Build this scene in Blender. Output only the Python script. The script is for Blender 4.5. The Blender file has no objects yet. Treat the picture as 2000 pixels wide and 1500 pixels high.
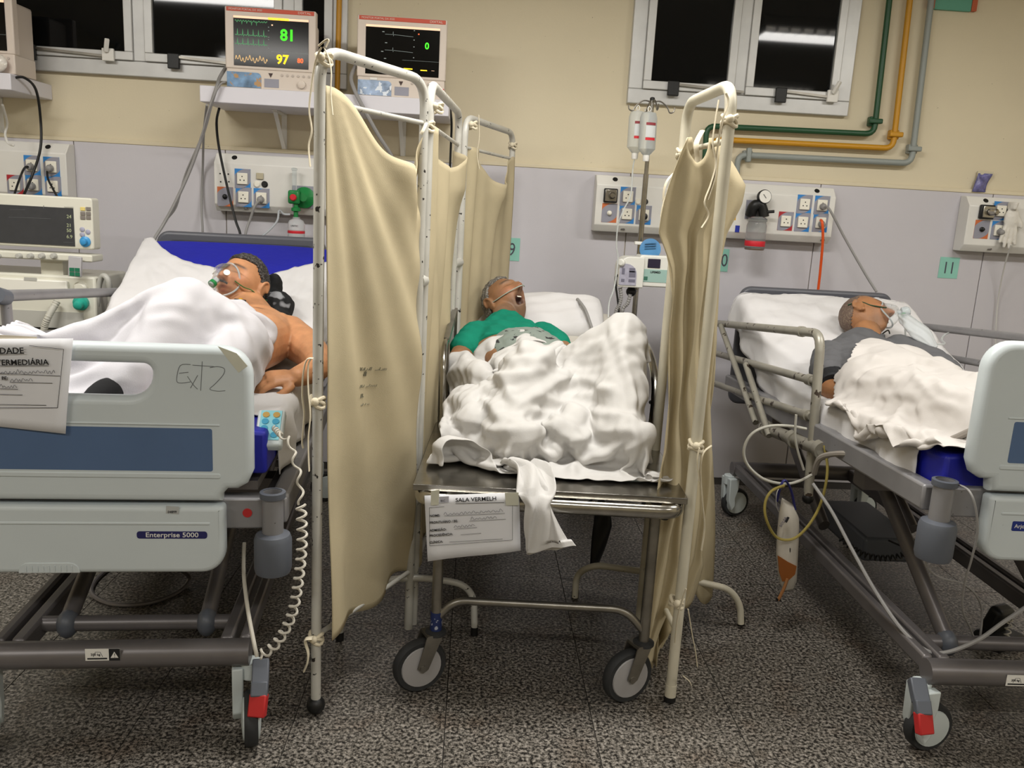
import bpy, bmesh, math, random
import numpy as np
from mathutils import Matrix, Vector, Euler
random.seed(7); RNG = np.random.RandomState(11)
SC = bpy.context.scene; COL = SC.collection
PI = math.pi
# ---------------------------------------------------------------- camera
FPX, CAMH = 1640.0, 1.5
_Y = np.array([-65., 350., -FPX]); _Y /= np.linalg.norm(_Y)
_X = np.array([1., -.045, -(65 + 15.75) / FPX]); _X -= _Y * _X.dot(_Y); _X /= np.linalg.norm(_X)
_Z = np.cross(_X, _Y)
_M = np.stack([_X, _Y, _Z], 1)                       # camera <- world
camd = bpy.data.cameras.new('camera'); cam = bpy.data.objects.new('camera', camd); COL.objects.link(cam)
camd.sensor_width = 36; camd.lens = FPX / 2000 * 36; camd.clip_start = .05; camd.clip_end = 60
mw = Matrix([list(map(float, r)) for r in _M.T]).to_4x4(); mw.translation = (0, 0, CAMH); cam.matrix_world = mw
SC.camera = cam
# ---------------------------------------------------------------- world, exposure, room lights
w = bpy.data.worlds.new('World'); SC.world = w; w.use_nodes = True
w.node_tree.nodes['Background'].inputs[0].default_value = (.02, .022, .03, 1)
w.node_tree.nodes['Background'].inputs[1].default_value = .3
SC.view_settings.view_transform = 'Standard'; SC.view_settings.look = 'None'
SC.view_settings.exposure = 0.32; SC.view_settings.gamma = 1.0; SC.view_settings.use_curve_mapping = False
CEIL = 3.05
LAMPS = [(-2.1, 2.35, 42), (.35, 2.45, 50), (2.75, 2.35, 34), (-2.3, -.6, 30), (.7, -.8, 34), (3.1, -.6, 24)]
LAMPCOL = (1.0, .975, .93)

# ---------------------------------------------------------------- measuring: photograph point + a depth -> place in the room
def ray(px, py): return _M.T @ np.array([px - 1000., -(py - 750.), -FPX])
def atY(px, py, Y):
    d = ray(px, py); p = d * (Y / d[1]); return Vector((p[0], p[1], p[2] + CAMH))
def atZ(px, py, Z):
    d = ray(px, py); p = d * ((Z - CAMH) / d[2]); return Vector((p[0], p[1], Z))
def frame(ox, oy, deg):
    """A bed's own frame: pixel + distance along its axis -> local coordinates."""
    a = math.radians(deg); u = np.array([-math.sin(a), math.cos(a), 0]); r = np.array([math.cos(a), math.sin(a), 0]); o = np.array([ox, oy, -CAMH])
    def L(px, py, dy=0.):
        d = ray(px, py); q0 = o + u * dy; t = q0.dot(u) / d.dot(u); p = d * t - np.array([ox, oy, 0])
        return Vector((p.dot(r), dy, p[2] + CAMH))
    return L

# ---------------------------------------------------------------- materials
def lin(c):
    if isinstance(c, str):
        c = [int(c[i:i + 2], 16) / 255 for i in (0, 2, 4)]
    return tuple((x / 12.92 if x <= .04045 else ((x + .055) / 1.055) ** 2.4) for x in c) + (1.,)
MATS = {}
def mat(name, col, rough=.5, metal=0., bump=None, var=None, spots=None, trans=0., ior=1.45, emit=None, alpha=1., spec=.5, sss=0., sheen=0., backlit=0.):
    """var=(scale, amount) tonal noise; spots=(scale, threshold, colour) chips and stains; bump=(scale, strength)."""
    if name in MATS: return MATS[name]
    m = bpy.data.materials.new(name); MATS[name] = m; m.use_nodes = True
    nt = m.node_tree; N, Lk = nt.nodes, nt.links; b = N['Principled BSDF']; c = lin(col)
    b.inputs['Base Color'].default_value = c; b.inputs['Roughness'].default_value = rough; b.inputs['Metallic'].default_value = metal
    b.inputs['Specular IOR Level'].default_value = spec; b.inputs['IOR'].default_value = ior
    b.inputs['Transmission Weight'].default_value = trans; b.inputs['Alpha'].default_value = alpha
    if sss: b.inputs['Subsurface Weight'].default_value = sss; b.inputs['Subsurface Radius'].default_value = (.012, .005, .003); b.inputs['Subsurface Scale'].default_value = .5
    if sheen: b.inputs['Sheen Weight'].default_value = sheen
    if emit: b.inputs['Emission Color'].default_value = lin(emit[0]); b.inputs['Emission Strength'].default_value = emit[1]
    tc = N.new('ShaderNodeTexCoord') if (var or spots or bump) else None
    out = None
    if var:
        n = N.new('ShaderNodeTexNoise'); n.inputs['Scale'].default_value = var[0]; n.inputs['Detail'].default_value = 5
        Lk.new(tc.outputs['Object'], n.inputs['Vector'])
        r = N.new('ShaderNodeValToRGB'); k = var[1]
        r.color_ramp.elements[0].position = .3; r.color_ramp.elements[1].position = .72
        r.color_ramp.elements[0].color = tuple(max(0, x * (1 - k)) for x in c[:3]) + (1,)
        r.color_ramp.elements[1].color = tuple(min(1, x * (1 + k * .6)) for x in c[:3]) + (1,)
        Lk.new(n.outputs['Fac'], r.inputs['Fac']); out = r.outputs['Color']
    if spots:
        n = N.new('ShaderNodeTexNoise'); n.inputs['Scale'].default_value = spots[0]; n.inputs['Detail'].default_value = 3
        Lk.new(tc.outputs['Object'], n.inputs['Vector'])
        r = N.new('ShaderNodeValToRGB'); r.color_ramp.elements[0].position = spots[1]; r.color_ramp.elements[1].position = spots[1] + .02
        Lk.new(n.outputs['Fac'], r.inputs['Fac'])
        mx = N.new('ShaderNodeMix'); mx.data_type = 'RGBA'; mx.inputs[6].default_value = c; mx.inputs[7].default_value = lin(spots[2])
        if out: Lk.new(out, mx.inputs[6])
        Lk.new(r.outputs['Color'], mx.inputs[0]); out = mx.outputs[2]
    if out: Lk.new(out, b.inputs['Base Color'])
    if bump:
        n = N.new('ShaderNodeTexNoise'); n.inputs['Scale'].default_value = bump[0]; n.inputs['Detail'].default_value = 4
        Lk.new(tc.outputs['Object'], n.inputs['Vector'])
        bp = N.new('ShaderNodeBump'); bp.inputs['Strength'].default_value = bump[1]; bp.inputs['Distance'].default_value = .01
        Lk.new(n.outputs['Fac'], bp.inputs['Height']); Lk.new(bp.outputs['Normal'], b.inputs['Normal'])
    if backlit:
        t = N.new('ShaderNodeBsdfTranslucent'); t.inputs['Color'].default_value = c
        if out: Lk.new(out, t.inputs['Color'])
        ms = N.new('ShaderNodeMixShader'); ms.inputs[0].default_value = backlit
        Lk.new(b.outputs[0], ms.inputs[1]); Lk.new(t.outputs[0], ms.inputs[2]); Lk.new(ms.outputs[0], N['Material Output'].inputs[0])
    return m

# ---------------------------------------------------------------- mesh building
WORLD = set()
def _child(o, parent):
    if parent is not None:
        o.parent = parent
        if parent.name in WORLD: o.matrix_parent_inverse = Matrix.Translation(-Vector(parent.location))
def tag(o, label=None, cat=None, group=None, kind=None):
    if label: o['label'] = label
    if cat: o['category'] = cat
    if group: o['group'] = group
    if kind: o['kind'] = kind
    return o
def thing(name, label, cat, loc=(0, 0, 0), rotz=0., group=None, world=True):
    o = bpy.data.objects.new(name, None); COL.objects.link(o); o.empty_display_size = .1
    o.location = loc; o.rotation_euler = (0, 0, rotz)
    if world: WORLD.add(o.name)
    return tag(o, label, cat, group)
def link_mesh(name, me, m=None, parent=None, smooth=40, bevel=0., seg=2, subd=0):
    o = bpy.data.objects.new(name, me); COL.objects.link(o); _child(o, parent)
    for x in (m if isinstance(m, (list, tuple)) else [m]):
        if x is not None: me.materials.append(x)
    if smooth and len(me.polygons):
        me.polygons.foreach_set('use_smooth', [True] * len(me.polygons))
        if smooth < 180: me.set_sharp_from_angle(angle=math.radians(smooth))
    if bevel:
        b = o.modifiers.new('bevel', 'BEVEL'); b.width = bevel; b.segments = seg; b.limit_method = 'ANGLE'; b.angle_limit = math.radians(38); b.harden_normals = False
    if subd:
        b = o.modifiers.new('sub', 'SUBSURF'); b.levels = subd; b.render_levels = subd
    return o
def spline(pts, k=6, closed=False):
    P = [Vector(p) for p in pts]; n = len(P); out = []
    if n < 3: return P
    rng = range(n) if closed else range(n - 1)
    for i in rng:
        if closed: a, b, c, d = P[(i - 1) % n], P[i], P[(i + 1) % n], P[(i + 2) % n]
        else: a, b, c, d = P[max(i - 1, 0)], P[i], P[i + 1], P[min(i + 2, n - 1)]
        for j in range(k):
            t = j / k
            out.append(.5 * ((2 * b) + (c - a) * t + (2 * a - 5 * b + 4 * c - d) * t * t + (3 * b - a - 3 * c + d) * t ** 3))
    if not closed: out.append(P[-1])
    return out
def fillet(pts, r, k=5):
    """Round the corners of a polyline like a bent pipe."""
    P = [Vector(p) for p in pts]; out = [P[0]]
    for i in range(1, len(P) - 1):
        a, b, c = P[i - 1], P[i], P[i + 1]; d1 = (a - b); d2 = (c - b)
        q = min(r, d1.length * .48, d2.length * .48); p1 = b + d1.normalized() * q; p2 = b + d2.normalized() * q
        for j in range(k + 1):
            t = j / k; out.append(p1 * (1 - t) ** 2 + b * 2 * t * (1 - t) + p2 * t * t)
    out.append(P[-1]); return out
class MB:
    def __init__(s): s.v = []; s.f = []; s.mi = []; s.cur = 0; s.T = None
    def add(s, vs, fs):
        b = len(s.v)
        s.v += [tuple(s.T @ Vector(p)) if s.T is not None else tuple(p) for p in vs]
        s.f += [tuple(b + i for i in f) for f in fs]; s.mi += [s.cur] * len(fs); return s
    def box(s, c, sz, rot=None):
        x, y, z = [q / 2 for q in sz]; R = (rot if isinstance(rot, Matrix) else Euler(rot).to_matrix()) if rot is not None else None
        vs = []
        for a in ((-x, -y, -z), (x, -y, -z), (x, y, -z), (-x, y, -z), (-x, -y, z), (x, -y, z), (x, y, z), (-x, y, z)):
            q = Vector(a); q = R @ q if R is not None else q; vs.append(q + Vector(c))
        return s.add(vs, [(0, 3, 2, 1), (4, 5, 6, 7), (0, 1, 5, 4), (1, 2, 6, 5), (2, 3, 7, 6), (3, 0, 4, 7)])
    def span(s, a, b):
        return s.box([(a[i] + b[i]) / 2 for i in range(3)], [abs(b[i] - a[i]) for i in range(3)])
    def beam(s, a, b, wx, wy, up=(0, 0, 1)):
        a, b = Vector(a), Vector(b); d = (b - a); L = d.length; d.normalize(); u = Vector(up)
        if abs(d.dot(u)) > .98: u = Vector((0, 1, 0))
        x = d.cross(u).normalized(); y = x.cross(d); R = Matrix((x, y, d)).transposed()
        return s.box((a + b) / 2, (wx, wy, L), R)
    def tube(s, pts, r, n=10, closed=False, cap=True, flat=None, roll=None):
        P = [Vector(p) for p in pts]; m = len(P)
        if m < 2: return s
        rs = r if isinstance(r, (list, tuple, np.ndarray)) else [r] * m
        T = []
        for i in range(m):
            a = P[(i - 1) % m] if closed or i > 0 else P[i]; c = P[(i + 1) % m] if closed or i < m - 1 else P[i]
            d = c - a; T.append(d.normalized() if d.length > 1e-9 else Vector((0, 0, 1)))
        up = Vector((0, 0, 1)) if abs(T[0].z) < .9 else Vector((1, 0, 0))
        if roll is not None: up = Vector(roll)
        x = T[0].cross(up).normalized(); vs = []
        for i in range(m):
            x = (x - T[i] * x.dot(T[i]));  x = x.normalized() if x.length > 1e-9 else T[i].orthogonal().normalized(); y = T[i].cross(x)
            for j in range(n):
                a = 2 * PI * j / n; fx, fy = (1, 1) if flat is None else flat
                vs.append(P[i] + (x * math.cos(a) * fx + y * math.sin(a) * fy) * rs[i])
        fs = []
        for i in range(m if closed else m - 1):
            for j in range(n):
                p, q = i * n + j, i * n + (j + 1) % n; k = ((i + 1) % m) * n
                fs.append((p, q, k + (j + 1) % n, k + j))
        if cap and not closed: fs += [tuple(range(n - 1, -1, -1)), tuple(range((m - 1) * n, m * n))]
        return s.add(vs, fs)
    def lathe(s, prof, o=(0, 0, 0), axis=(0, 0, 1), n=20):
        ax = Vector(axis).normalized(); x = ax.orthogonal().normalized(); y = ax.cross(x); o = Vector(o); vs = []; fs = []
        for (r, h) in prof:
            for j in range(n):
                a = 2 * PI * j / n; vs.append(o + ax * h + (x * math.cos(a) + y * math.sin(a)) * max(r, 1e-5))
        for i in range(len(prof) - 1):
            for j in range(n):
                fs.append((i * n + j, i * n + (j + 1) % n, (i + 1) * n + (j + 1) % n, (i + 1) * n + j))
        fs += [tuple(range(n - 1, -1, -1)), tuple(range((len(prof) - 1) * n, len(prof) * n))]
        return s.add(vs, fs)
    def cyl(s, a, b, r, n=16): 
        a, b = Vector(a), Vector(b); return s.lathe([(r, 0), (r, (b - a).length)], a, b - a, n)
    def ball(s, c, r, n=14, sc=(1, 1, 1)):
        vs = []; fs = []; k = n // 2; c = Vector(c)
        for i in range(k + 1):
            th = PI * i / k
            for j in range(n):
                ph = 2 * PI * j / n; rr = math.sin(th)
                vs.append(c + Vector((math.cos(ph) * max(rr, 1e-4) * r * sc[0], math.sin(ph) * max(rr, 1e-4) * r * sc[1], math.cos(th) * r * sc[2])))
        for i in range(k):
            for j in range(n): fs.append((i * n + j, (i + 1) * n + j, (i + 1) * n + (j + 1) % n, i * n + (j + 1) % n))
        return s.add(vs, fs)
    def grid(s, fn, nu, nv, closeu=False):
        vs = [fn(i / (nu if closeu else nu - 1), j / (nv - 1)) for i in range(nu) for j in range(nv)]
        fs = []
        for i in range(nu if closeu else nu - 1):
            for j in range(nv - 1):
                a = i * nv; b = ((i + 1) % nu) * nv; fs.append((a + j, b + j, b + j + 1, a + j + 1))
        return s.add(vs, fs)
    def prism(s, pts, off):
        """A flat outline pushed along off."""
        n = len(pts); P = [Vector(p) for p in pts]; off = Vector(off)
        return s.add(P + [p + off for p in P], [tuple(range(n - 1, -1, -1)), tuple(range(n, 2 * n))] + [(i, (i + 1) % n, n + (i + 1) % n, n + i) for i in range(n)])
    def quad(s, a, b, c, d): return s.add([a, b, c, d], [(0, 1, 2, 3)])
    def mesh(s, name):
        me = bpy.data.meshes.new(name); me.from_pydata(s.v, [], s.f)
        if any(s.mi): me.polygons.foreach_set('material_index', s.mi)
        bm = bmesh.new(); bm.from_mesh(me); bmesh.ops.recalc_face_normals(bm, faces=bm.faces); bm.to_mesh(me); bm.free()
        me.update(); return me
    def build(s, name, m=None, parent=None, **k): return link_mesh(name, s.mesh(name), m, parent, **k)
def rrect(x0, x1, y0, y1, r, k=5):
    rs = r if isinstance(r, (list, tuple)) else [r] * 4; out = []      # corners: (x0,y0) (x1,y0) (x1,y1) (x0,y1)
    for (cx, cy, sx, sy, a0), q in zip(((x0, y0, 1, 1, PI), (x1, y0, -1, 1, 1.5 * PI), (x1, y1, -1, -1, 0), (x0, y1, 1, -1, .5 * PI)), rs):
        if q <= 0: out.append((cx, cy)); continue
        for j in range(k + 1):
            a = a0 + .5 * PI * j / k; out.append((cx + sx * q + q * math.cos(a), cy + sy * q + q * math.sin(a)))
    return out
def plate(name, loops, depth, bevel, m, parent, T, k=3):
    """A flat shape with holes (2D loops), a thickness and rounded edges, placed by matrix T."""
    cu = bpy.data.curves.new(name, 'CURVE'); cu.dimensions = '2D'; cu.fill_mode = 'BOTH'; cu.extrude = max(depth / 2 - bevel, 0); cu.bevel_depth = bevel; cu.bevel_resolution = k; cu.offset = -bevel
    for lp in loops:
        sp = cu.splines.new('POLY'); sp.points.add(len(lp) - 1); sp.use_cyclic_u = True
        for q, p in zip(sp.points, lp): q.co = (p[0], p[1], 0, 1)
    t = bpy.data.objects.new('tmp', cu); COL.objects.link(t); me = bpy.data.meshes.new_from_object(t); bpy.data.objects.remove(t); bpy.data.curves.remove(cu)
    me.name = name; me.transform(T); me.materials.clear()
    return link_mesh(name, me, m, parent, smooth=50)
def text(name, s, size, m, parent, T, depth=.0006, align='LEFT', xs=1., bold=0.):
    cu = bpy.data.curves.new(name, 'FONT'); cu.body = s; cu.size = size; cu.extrude = depth; cu.align_x = align; cu.offset = bold; cu.resolution_u = 3
    t = bpy.data.objects.new('tmp', cu); COL.objects.link(t); me = bpy.data.meshes.new_from_object(t); bpy.data.objects.remove(t); bpy.data.curves.remove(cu)
    me.name = name; me.transform(T @ Matrix.Diagonal((xs, 1, 1, 1))); me.materials.clear()
    return link_mesh(name, me, m, parent, smooth=0)
def face_T(o, right=(1, 0, 0), up=(0, 0, 1)):
    """Matrix whose x runs along 'right', y along 'up' and z towards the viewer."""
    r = Vector(right).normalized(); u = Vector(up); u = (u - r * u.dot(r)).normalized(); n = r.cross(u)
    T = Matrix((r, u, n)).transposed().to_4x4(); T.translation = Vector(o); return T
def copy_tree(o, parent=None):
    c = o.copy(); COL.objects.link(c)
    if parent is not None: c.parent = parent
    for ch in [x for x in COL.objects if x.parent == o]: copy_tree(ch, c)
    return c
def strokes(name, lines, r, m, parent, T):
    b = MB(); b.T = T
    for l in lines: b.tube([(p[0], p[1], 0) for p in l], r, 4)
    return b.build(name, m, parent)
def scribble(x, y, w, h, n, seed):
    rr = random.Random(seed); pts = []
    for i in range(n + 1):
        t = i / n; pts.append((x + w * t + rr.uniform(-.3, .3) * w / n, y + h * (rr.uniform(.55, 1.0) if i % 2 else rr.uniform(-.05, .3)) * (1.35 if i % 7 == 1 else 1)))
    return [tuple(q[:2]) for q in spline([(p[0], p[1], 0) for p in pts], 4)]

# ---------------------------------------------------------------- shared materials
WHITE = mat('white_paint', 'E2E0DA', .45, var=(6, .05))
ALU = mat('aluminium_white', 'C6C6C4', .38, .25, var=(9, .08))
STEEL = mat('steel', 'A8A59E', .22, 1., var=(14, .25), bump=(60, .03))
STEELD = mat('dull_steel', '8E8A82', .36, .9, var=(10, .3))
BLACK = mat('black_plastic', '151515', .45)
RUBBER = mat('dark_rubber', '2B2C2D', .75, var=(30, .2))
SHEET = mat('white_sheet', 'D2D0D0', .9, bump=(260, .08), var=(3, .03), sheen=.2, spec=.15)
CREAMCLOTH = mat('cream_canvas', 'C3B697', .92, bump=(420, .15), var=(5, .10), spec=.1, backlit=.12)
GREYPAINT = mat('grey_bed_paint', '8C8B8D', .42, .35, var=(8, .12), spots=(38, .71, '4A4442'))
INK = mat('black_ink', '1A1A1C', .8)
PEN = mat('pen_ink', '4A4A55', .8)
PAPER = mat('paper', 'DADADD', .85, var=(4, .03))
# ================================================================ the room
WY = 4.7
XL, XR, YB = -4.2, 4.4, -3.2
mcream = mat('cream_wall_paint', 'D6CBB0', .75, bump=(90, .05), var=(1.3, .05), spots=(55, .765, '6B5E48'))
mgrey = mat('grey_wall_panel', 'C4C1C6', .5, bump=(140, .03), var=(1.1, .05))
mceil = mat('ceiling_paint', 'D8D5CC', .9)
mgran = None
def granite():
    m = bpy.data.materials.new('granite'); m.use_nodes = True; nt = m.node_tree; N, Lk = nt.nodes, nt.links; b = N['Principled BSDF']
    tc = N.new('ShaderNodeTexCoord'); oi = N.new('ShaderNodeObjectInfo'); mp = N.new('ShaderNodeVectorMath'); mp.operation = 'ADD'
    sc = N.new('ShaderNodeVectorMath'); sc.operation = 'SCALE'; sc.inputs['Scale'].default_value = 1.0
    Lk.new(oi.outputs['Location'], sc.inputs[0]); Lk.new(tc.outputs['Object'], mp.inputs[0]); Lk.new(sc.outputs[0], mp.inputs[1])
    n1 = N.new('ShaderNodeTexNoise'); n1.inputs['Scale'].default_value = 95; n1.inputs['Detail'].default_value = 4; n1.inputs['Roughness'].default_value = .7
    n2 = N.new('ShaderNodeTexNoise'); n2.inputs['Scale'].default_value = 7; n2.inputs['Detail'].default_value = 2
    v = N.new('ShaderNodeTexVoronoi'); v.inputs['Scale'].default_value = 150
    for n in (n1, n2, v): Lk.new(mp.outputs[0], n.inputs['Vector'])
    r = N.new('ShaderNodeValToRGB'); cr = r.color_ramp
    cr.elements[0].position = .36; cr.elements[0].color = lin('1B1917'); cr.elements[1].position = .72; cr.elements[1].color = lin('A8A29A')
    for p, c in ((.44, '2E2B28'), (.51, '69645C'), (.58, '88827A')):
        e = cr.elements.new(p); e.color = lin(c)
    Lk.new(n1.outputs['Fac'], r.inputs['Fac'])
    hs = N.new('ShaderNodeHueSaturation'); Lk.new(r.outputs[0], hs.inputs['Color'])
    mr = N.new('ShaderNodeMapRange'); mr.inputs[1].default_value = 0; mr.inputs[2].default_value = 1; mr.inputs[3].default_value = .55; mr.inputs[4].default_value = 1.25
    Lk.new(v.outputs['Color'], mr.inputs[0]); Lk.new(mr.outputs[0], hs.inputs['Value'])
    mx = N.new('ShaderNodeMix'); mx.data_type = 'RGBA'; mx.blend_type = 'MULTIPLY'; mx.inputs[0].default_value = .35; mx.inputs[7].default_value = lin('DCCDC2')
    rr = N.new('ShaderNodeValToRGB'); rr.color_ramp.elements[0].position = .54; rr.color_ramp.elements[1].position = .8; Lk.new(n2.outputs[0], rr.inputs[0])
    Lk.new(rr.outputs[0], mx.inputs[0]); Lk.new(hs.outputs[0], mx.inputs[6]); Lk.new(mx.outputs[2], b.inputs['Base Color'])
    b.inputs['Roughness'].default_value = .33; b.inputs['Specular IOR Level'].default_value = .35
    return m
mgran = granite()
mgrout = mat('floor_joint', '2A2622', .9)
fl = MB().span((XL, YB, -.06), (XR, WY + .1, -.0025)).build('floor', mgrout); tag(fl, 'speckled grey granite tile floor', None, kind='structure')
TS = .441
tm = MB().box((0, 0, -.006), (TS - .003, TS - .003, .012)).mesh('floor_tile'); tm.materials.append(mgran)
for i in range(-9, 10):
    for j in range(-8, 6):
        x = -.03 + TS * (i + .5); y = 2.36 + TS * (j + .5)
        if x < XL + .1 or x > XR - .1 or y < YB + .2 or y > WY - .1: continue
        o = bpy.data.objects.new('floor_tile', tm); COL.objects.link(o); o.location = (x, y, random.uniform(-.0004, .0003)); o.parent = fl
wb = MB().span((XL - .1, WY, -.06), (XR + .1, WY + .15, CEIL)).build('wall_back', mcream); tag(wb, kind='structure')
BZ = 1.712
seams = [XL, -3.3, -2.15, -1.36, -.55, .60 + .22, 1.88, 2.86, 3.7, XR]
for a, b in zip(seams, seams[1:]):
    MB().span((a + .0025, WY - .012, 0), (b - .0025, WY - .0005, BZ)).build('wall_panel', mgrey, wb, bevel=.002)
tr = MB().span((XL, WY - .016, BZ), (XR, WY - .0005, BZ + .022)).build('trim_1', mcream, bevel=.004); tag(tr, kind='structure')
for n, a, b in (('wall_left', (XL - .12, YB, -.06), (XL, WY, CEIL)), ('wall_right', (XR, YB, -.06), (XR + .12, WY, CEIL)), ('wall_front', (XL - .12, YB - .12, -.06), (XR + .12, YB, CEIL))):
    tag(MB().span(a, b).build(n, mcream), kind='structure')
tag(MB().span((XL - .12, YB - .12, CEIL), (XR + .12, WY + .15, CEIL + .1)).build('ceiling', mceil), kind='structure')
# ---------------------------------------------------------------- ceiling luminaires (the room's only light)
mlamp = mat('lamp_diffuser', 'FFFFFF', .5, emit=('FFF6E6', 2.6))
for i, (x, y, pw) in enumerate(LAMPS):
    where = ['over the left bed', 'over the middle stretcher', 'over the right bed', 'behind the camera on the left', 'behind the camera in the middle', 'behind the camera on the right'][i]
    t = thing('ceiling_luminaire', 'white louvred fluorescent ceiling luminaire ' + where, 'lamp', (x, y, CEIL - .07), group='ceiling luminaires')
    MB().span((x - .62, y - .16, CEIL - .07), (x + .62, y + .16, CEIL - .002)).build('housing', WHITE, t, bevel=.004)
    for k in (-.075, .075): MB().cyl((x - .58, y + k, CEIL - .085), (x + .58, y + k, CEIL - .085), .013, 10).build('tube', mlamp, t)
    lv = MB()
    for k in range(13): lv.span((x - .6 + k * .1 - .002, y - .155, CEIL - .112), (x - .6 + k * .1 + .002, y + .155, CEIL - .07))
    lv.build('louvre', ALU, t)
    ld = bpy.data.lights.new('luminaire_light', 'AREA'); ld.shape = 'RECTANGLE'; ld.size = 1.2; ld.size_y = .3; ld.energy = pw; ld.color = LAMPCOL
    lo = bpy.data.objects.new('luminaire_light', ld); COL.objects.link(lo); _child(lo, t); lo.location = (x, y, CEIL - .125)

# ---------------------------------------------------------------- windows
mpane = mat('night_glass', '0B0C0D', .04, spec=.32)
def window(name, x0, x1, z0, z1, mids, handles):
    fr = MB(); fw = .075; y0, y1 = WY - .035, WY + .02
    fr.span((x0, y0, z0), (x1, y1, z0 + fw)); fr.span((x0, y0, z1 - fw), (x1, y1, z1)); fr.span((x0, y0, z0 + fw), (x0 + fw, y1, z1 - fw)); fr.span((x1 - fw, y0, z0 + fw), (x1, y1, z1 - fw))
    f = fr.build(name, ALU, None, bevel=.004); tag(f, kind='structure')
    xs = [x0 + fw] + mids + [x1 - fw]
    for mx in mids: MB().span((mx - .03, y0 - .004, z0 + fw), (mx + .03, y1, z1 - fw)).build('mullion', ALU, f, bevel=.003)
    for i, (a, b) in enumerate(zip(xs, xs[1:])):
        a += .03 if i else 0; b -= .03 if i < len(xs) - 2 else 0; s = MB(); q = .042; za, zb = z0 + fw, z1 - fw
        ya, yb = WY - .052, WY - .012
        s.span((a, ya, za), (b, yb, za + q)); s.span((a, ya, zb - q), (b, yb, zb)); s.span((a, ya, za + q), (a + q, yb, zb - q)); s.span((b - q, ya, za + q), (b, yb, zb - q))
        sa = s.build('sash', ALU, f, bevel=.003)
        MB().span((a + q, WY - .032, za + q), (b - q, WY - .026, zb - q)).build('pane', mpane, f)
        for hx, kind in handles[i]:
            if kind == 'stay':
                MB().span((hx - .03, ya - .02, za - .03), (hx + .03, ya, za + .045)).build('stay_bracket', BLACK, f, bevel=.004)
                MB().beam((hx + .0, ya - .012, za + .03), (hx + (.3 if i else .38), ya - .008, za + .012), .012, .012).build('stay_arm', STEELD, f)
            else:
                h = MB(); h.span((hx - .03, ya - .018, za - .012), (hx + .03, ya, za + .05)); h.beam((hx - .005, ya - .024, za + .03), (hx + .015, ya - .05, za + .09), .022, .016)
                h.build('latch', WHITE, f, bevel=.004)
    return f
window('window_1', -2.62, -.72, 2.055, 2.92, [-1.78, -1.02], [[(-2.32, 'stay'), (-1.93, 'latch')], [(-1.60, 'stay')], []])
window('window_2', .765, 1.968, 2.075, 2.92, [1.36], [[(1.0, 'stay')], [(1.58, 'stay'), (1.86, 'latch')]])
# low roofs across the yard, dim through the night panes: left out because the panes read black
# ---------------------------------------------------------------- medical gas pipes
mgp = mat('green_pipe_paint', '1F4A2E', .4, bump=(50, .05)); myp = mat('yellow_pipe_paint', 'C08A1C', .42, bump=(50, .05)); mgy = mat('grey_pipe_paint', '8D938F', .42, bump=(50, .05))
def pipe(label, pts, r, m, clamps):
    P = [atY(a, b, WY - .04) for a, b in pts]
    t = thing('gas_pipe', label, 'pipe', (P[0].x, WY, P[0].z), group='medical gas pipes')
    MB().tube(fillet(P, .05), r, 12).build('pipe_run', m, t)
    for (a, b, v) in clamps:
        c = atY(a, b, WY - .04); k = MB()
        k.box(c + Vector((0, -.008, 0)), (.075, .034, .026) if v else (.026, .034, .075)); k.box(c + Vector((0, .02, 0)), (.05, .04, .05))
        k.build('clamp', m, t, bevel=.006)
pipe('dark green gas pipe bending round the right window', [(1744, -60), (1707, 262), (1380, 246), (1376, 330)], .0155, mgp, [(1708, 237, 1)])
pipe('yellow gas pipe bending below the right window', [(1784, -60), (1744, 290), (1392, 272), (1388, 335)], .0155, myp, [(1748, 263, 1), (1425, 273, 0)])
pipe('light grey gas pipe, outermost bend beside the right window', [(1826, -60), (1780, 319), (1441, 302), (1438, 356)], .0165, mgy, [(1784, 291, 1), (1461, 303, 0)])
pipe('yellow gas pipe running straight down between the two monitors', [(664, -60), (655, 345)], .014, myp, [(658, 250, 1)])
# ---------------------------------------------------------------- cards on the wall
mcard = mat('mint_card', '8CC4B4', .8, var=(12, .05)); 
def card(label, s, px, py, wd, ht):
    c = atY(px, py, WY - .0135); t = thing('bed_number_card', label, 'card', c, group='bed number cards')
    MB().span((c.x - wd / 2, WY - .0145, c.z - ht / 2), (c.x + wd / 2, WY - .0125, c.z + ht / 2)).build('card', mcard, t)
    text('numeral', s, ht * .8, PEN, t, face_T((c.x, WY - .0147, c.z - ht * .27)), align='CENTER', xs=.8)
card('mint green card numbered 9 beside the left screen', '9', 1000, 487, .085, .125)
card('mint green card numbered 10 beside the right screen', '10', 1408, 508, .085, .125)
card('mint green card numbered 11 above the right bed', '11', 1853, 523, .112, .118)
c = atY(1861, 4, WY - .012); t = thing('wall_plaque', 'green plaque with orange side strips high on the wall', 'plaque', c)
MB().span((c.x - .10, WY - .02, c.z - .042), (c.x + .10, WY - .001, c.z + .20)).build('panel', mat('plaque_green', '5E9E88', .6), t)
for k in (-1, 1): MB().span((c.x + k * .115 - .014, WY - .024, c.z - .04), (c.x + k * .115 + .014, WY - .001, c.z + .20)).build('strip', mat('plaque_orange', 'B85C3A', .6), t)
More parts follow.
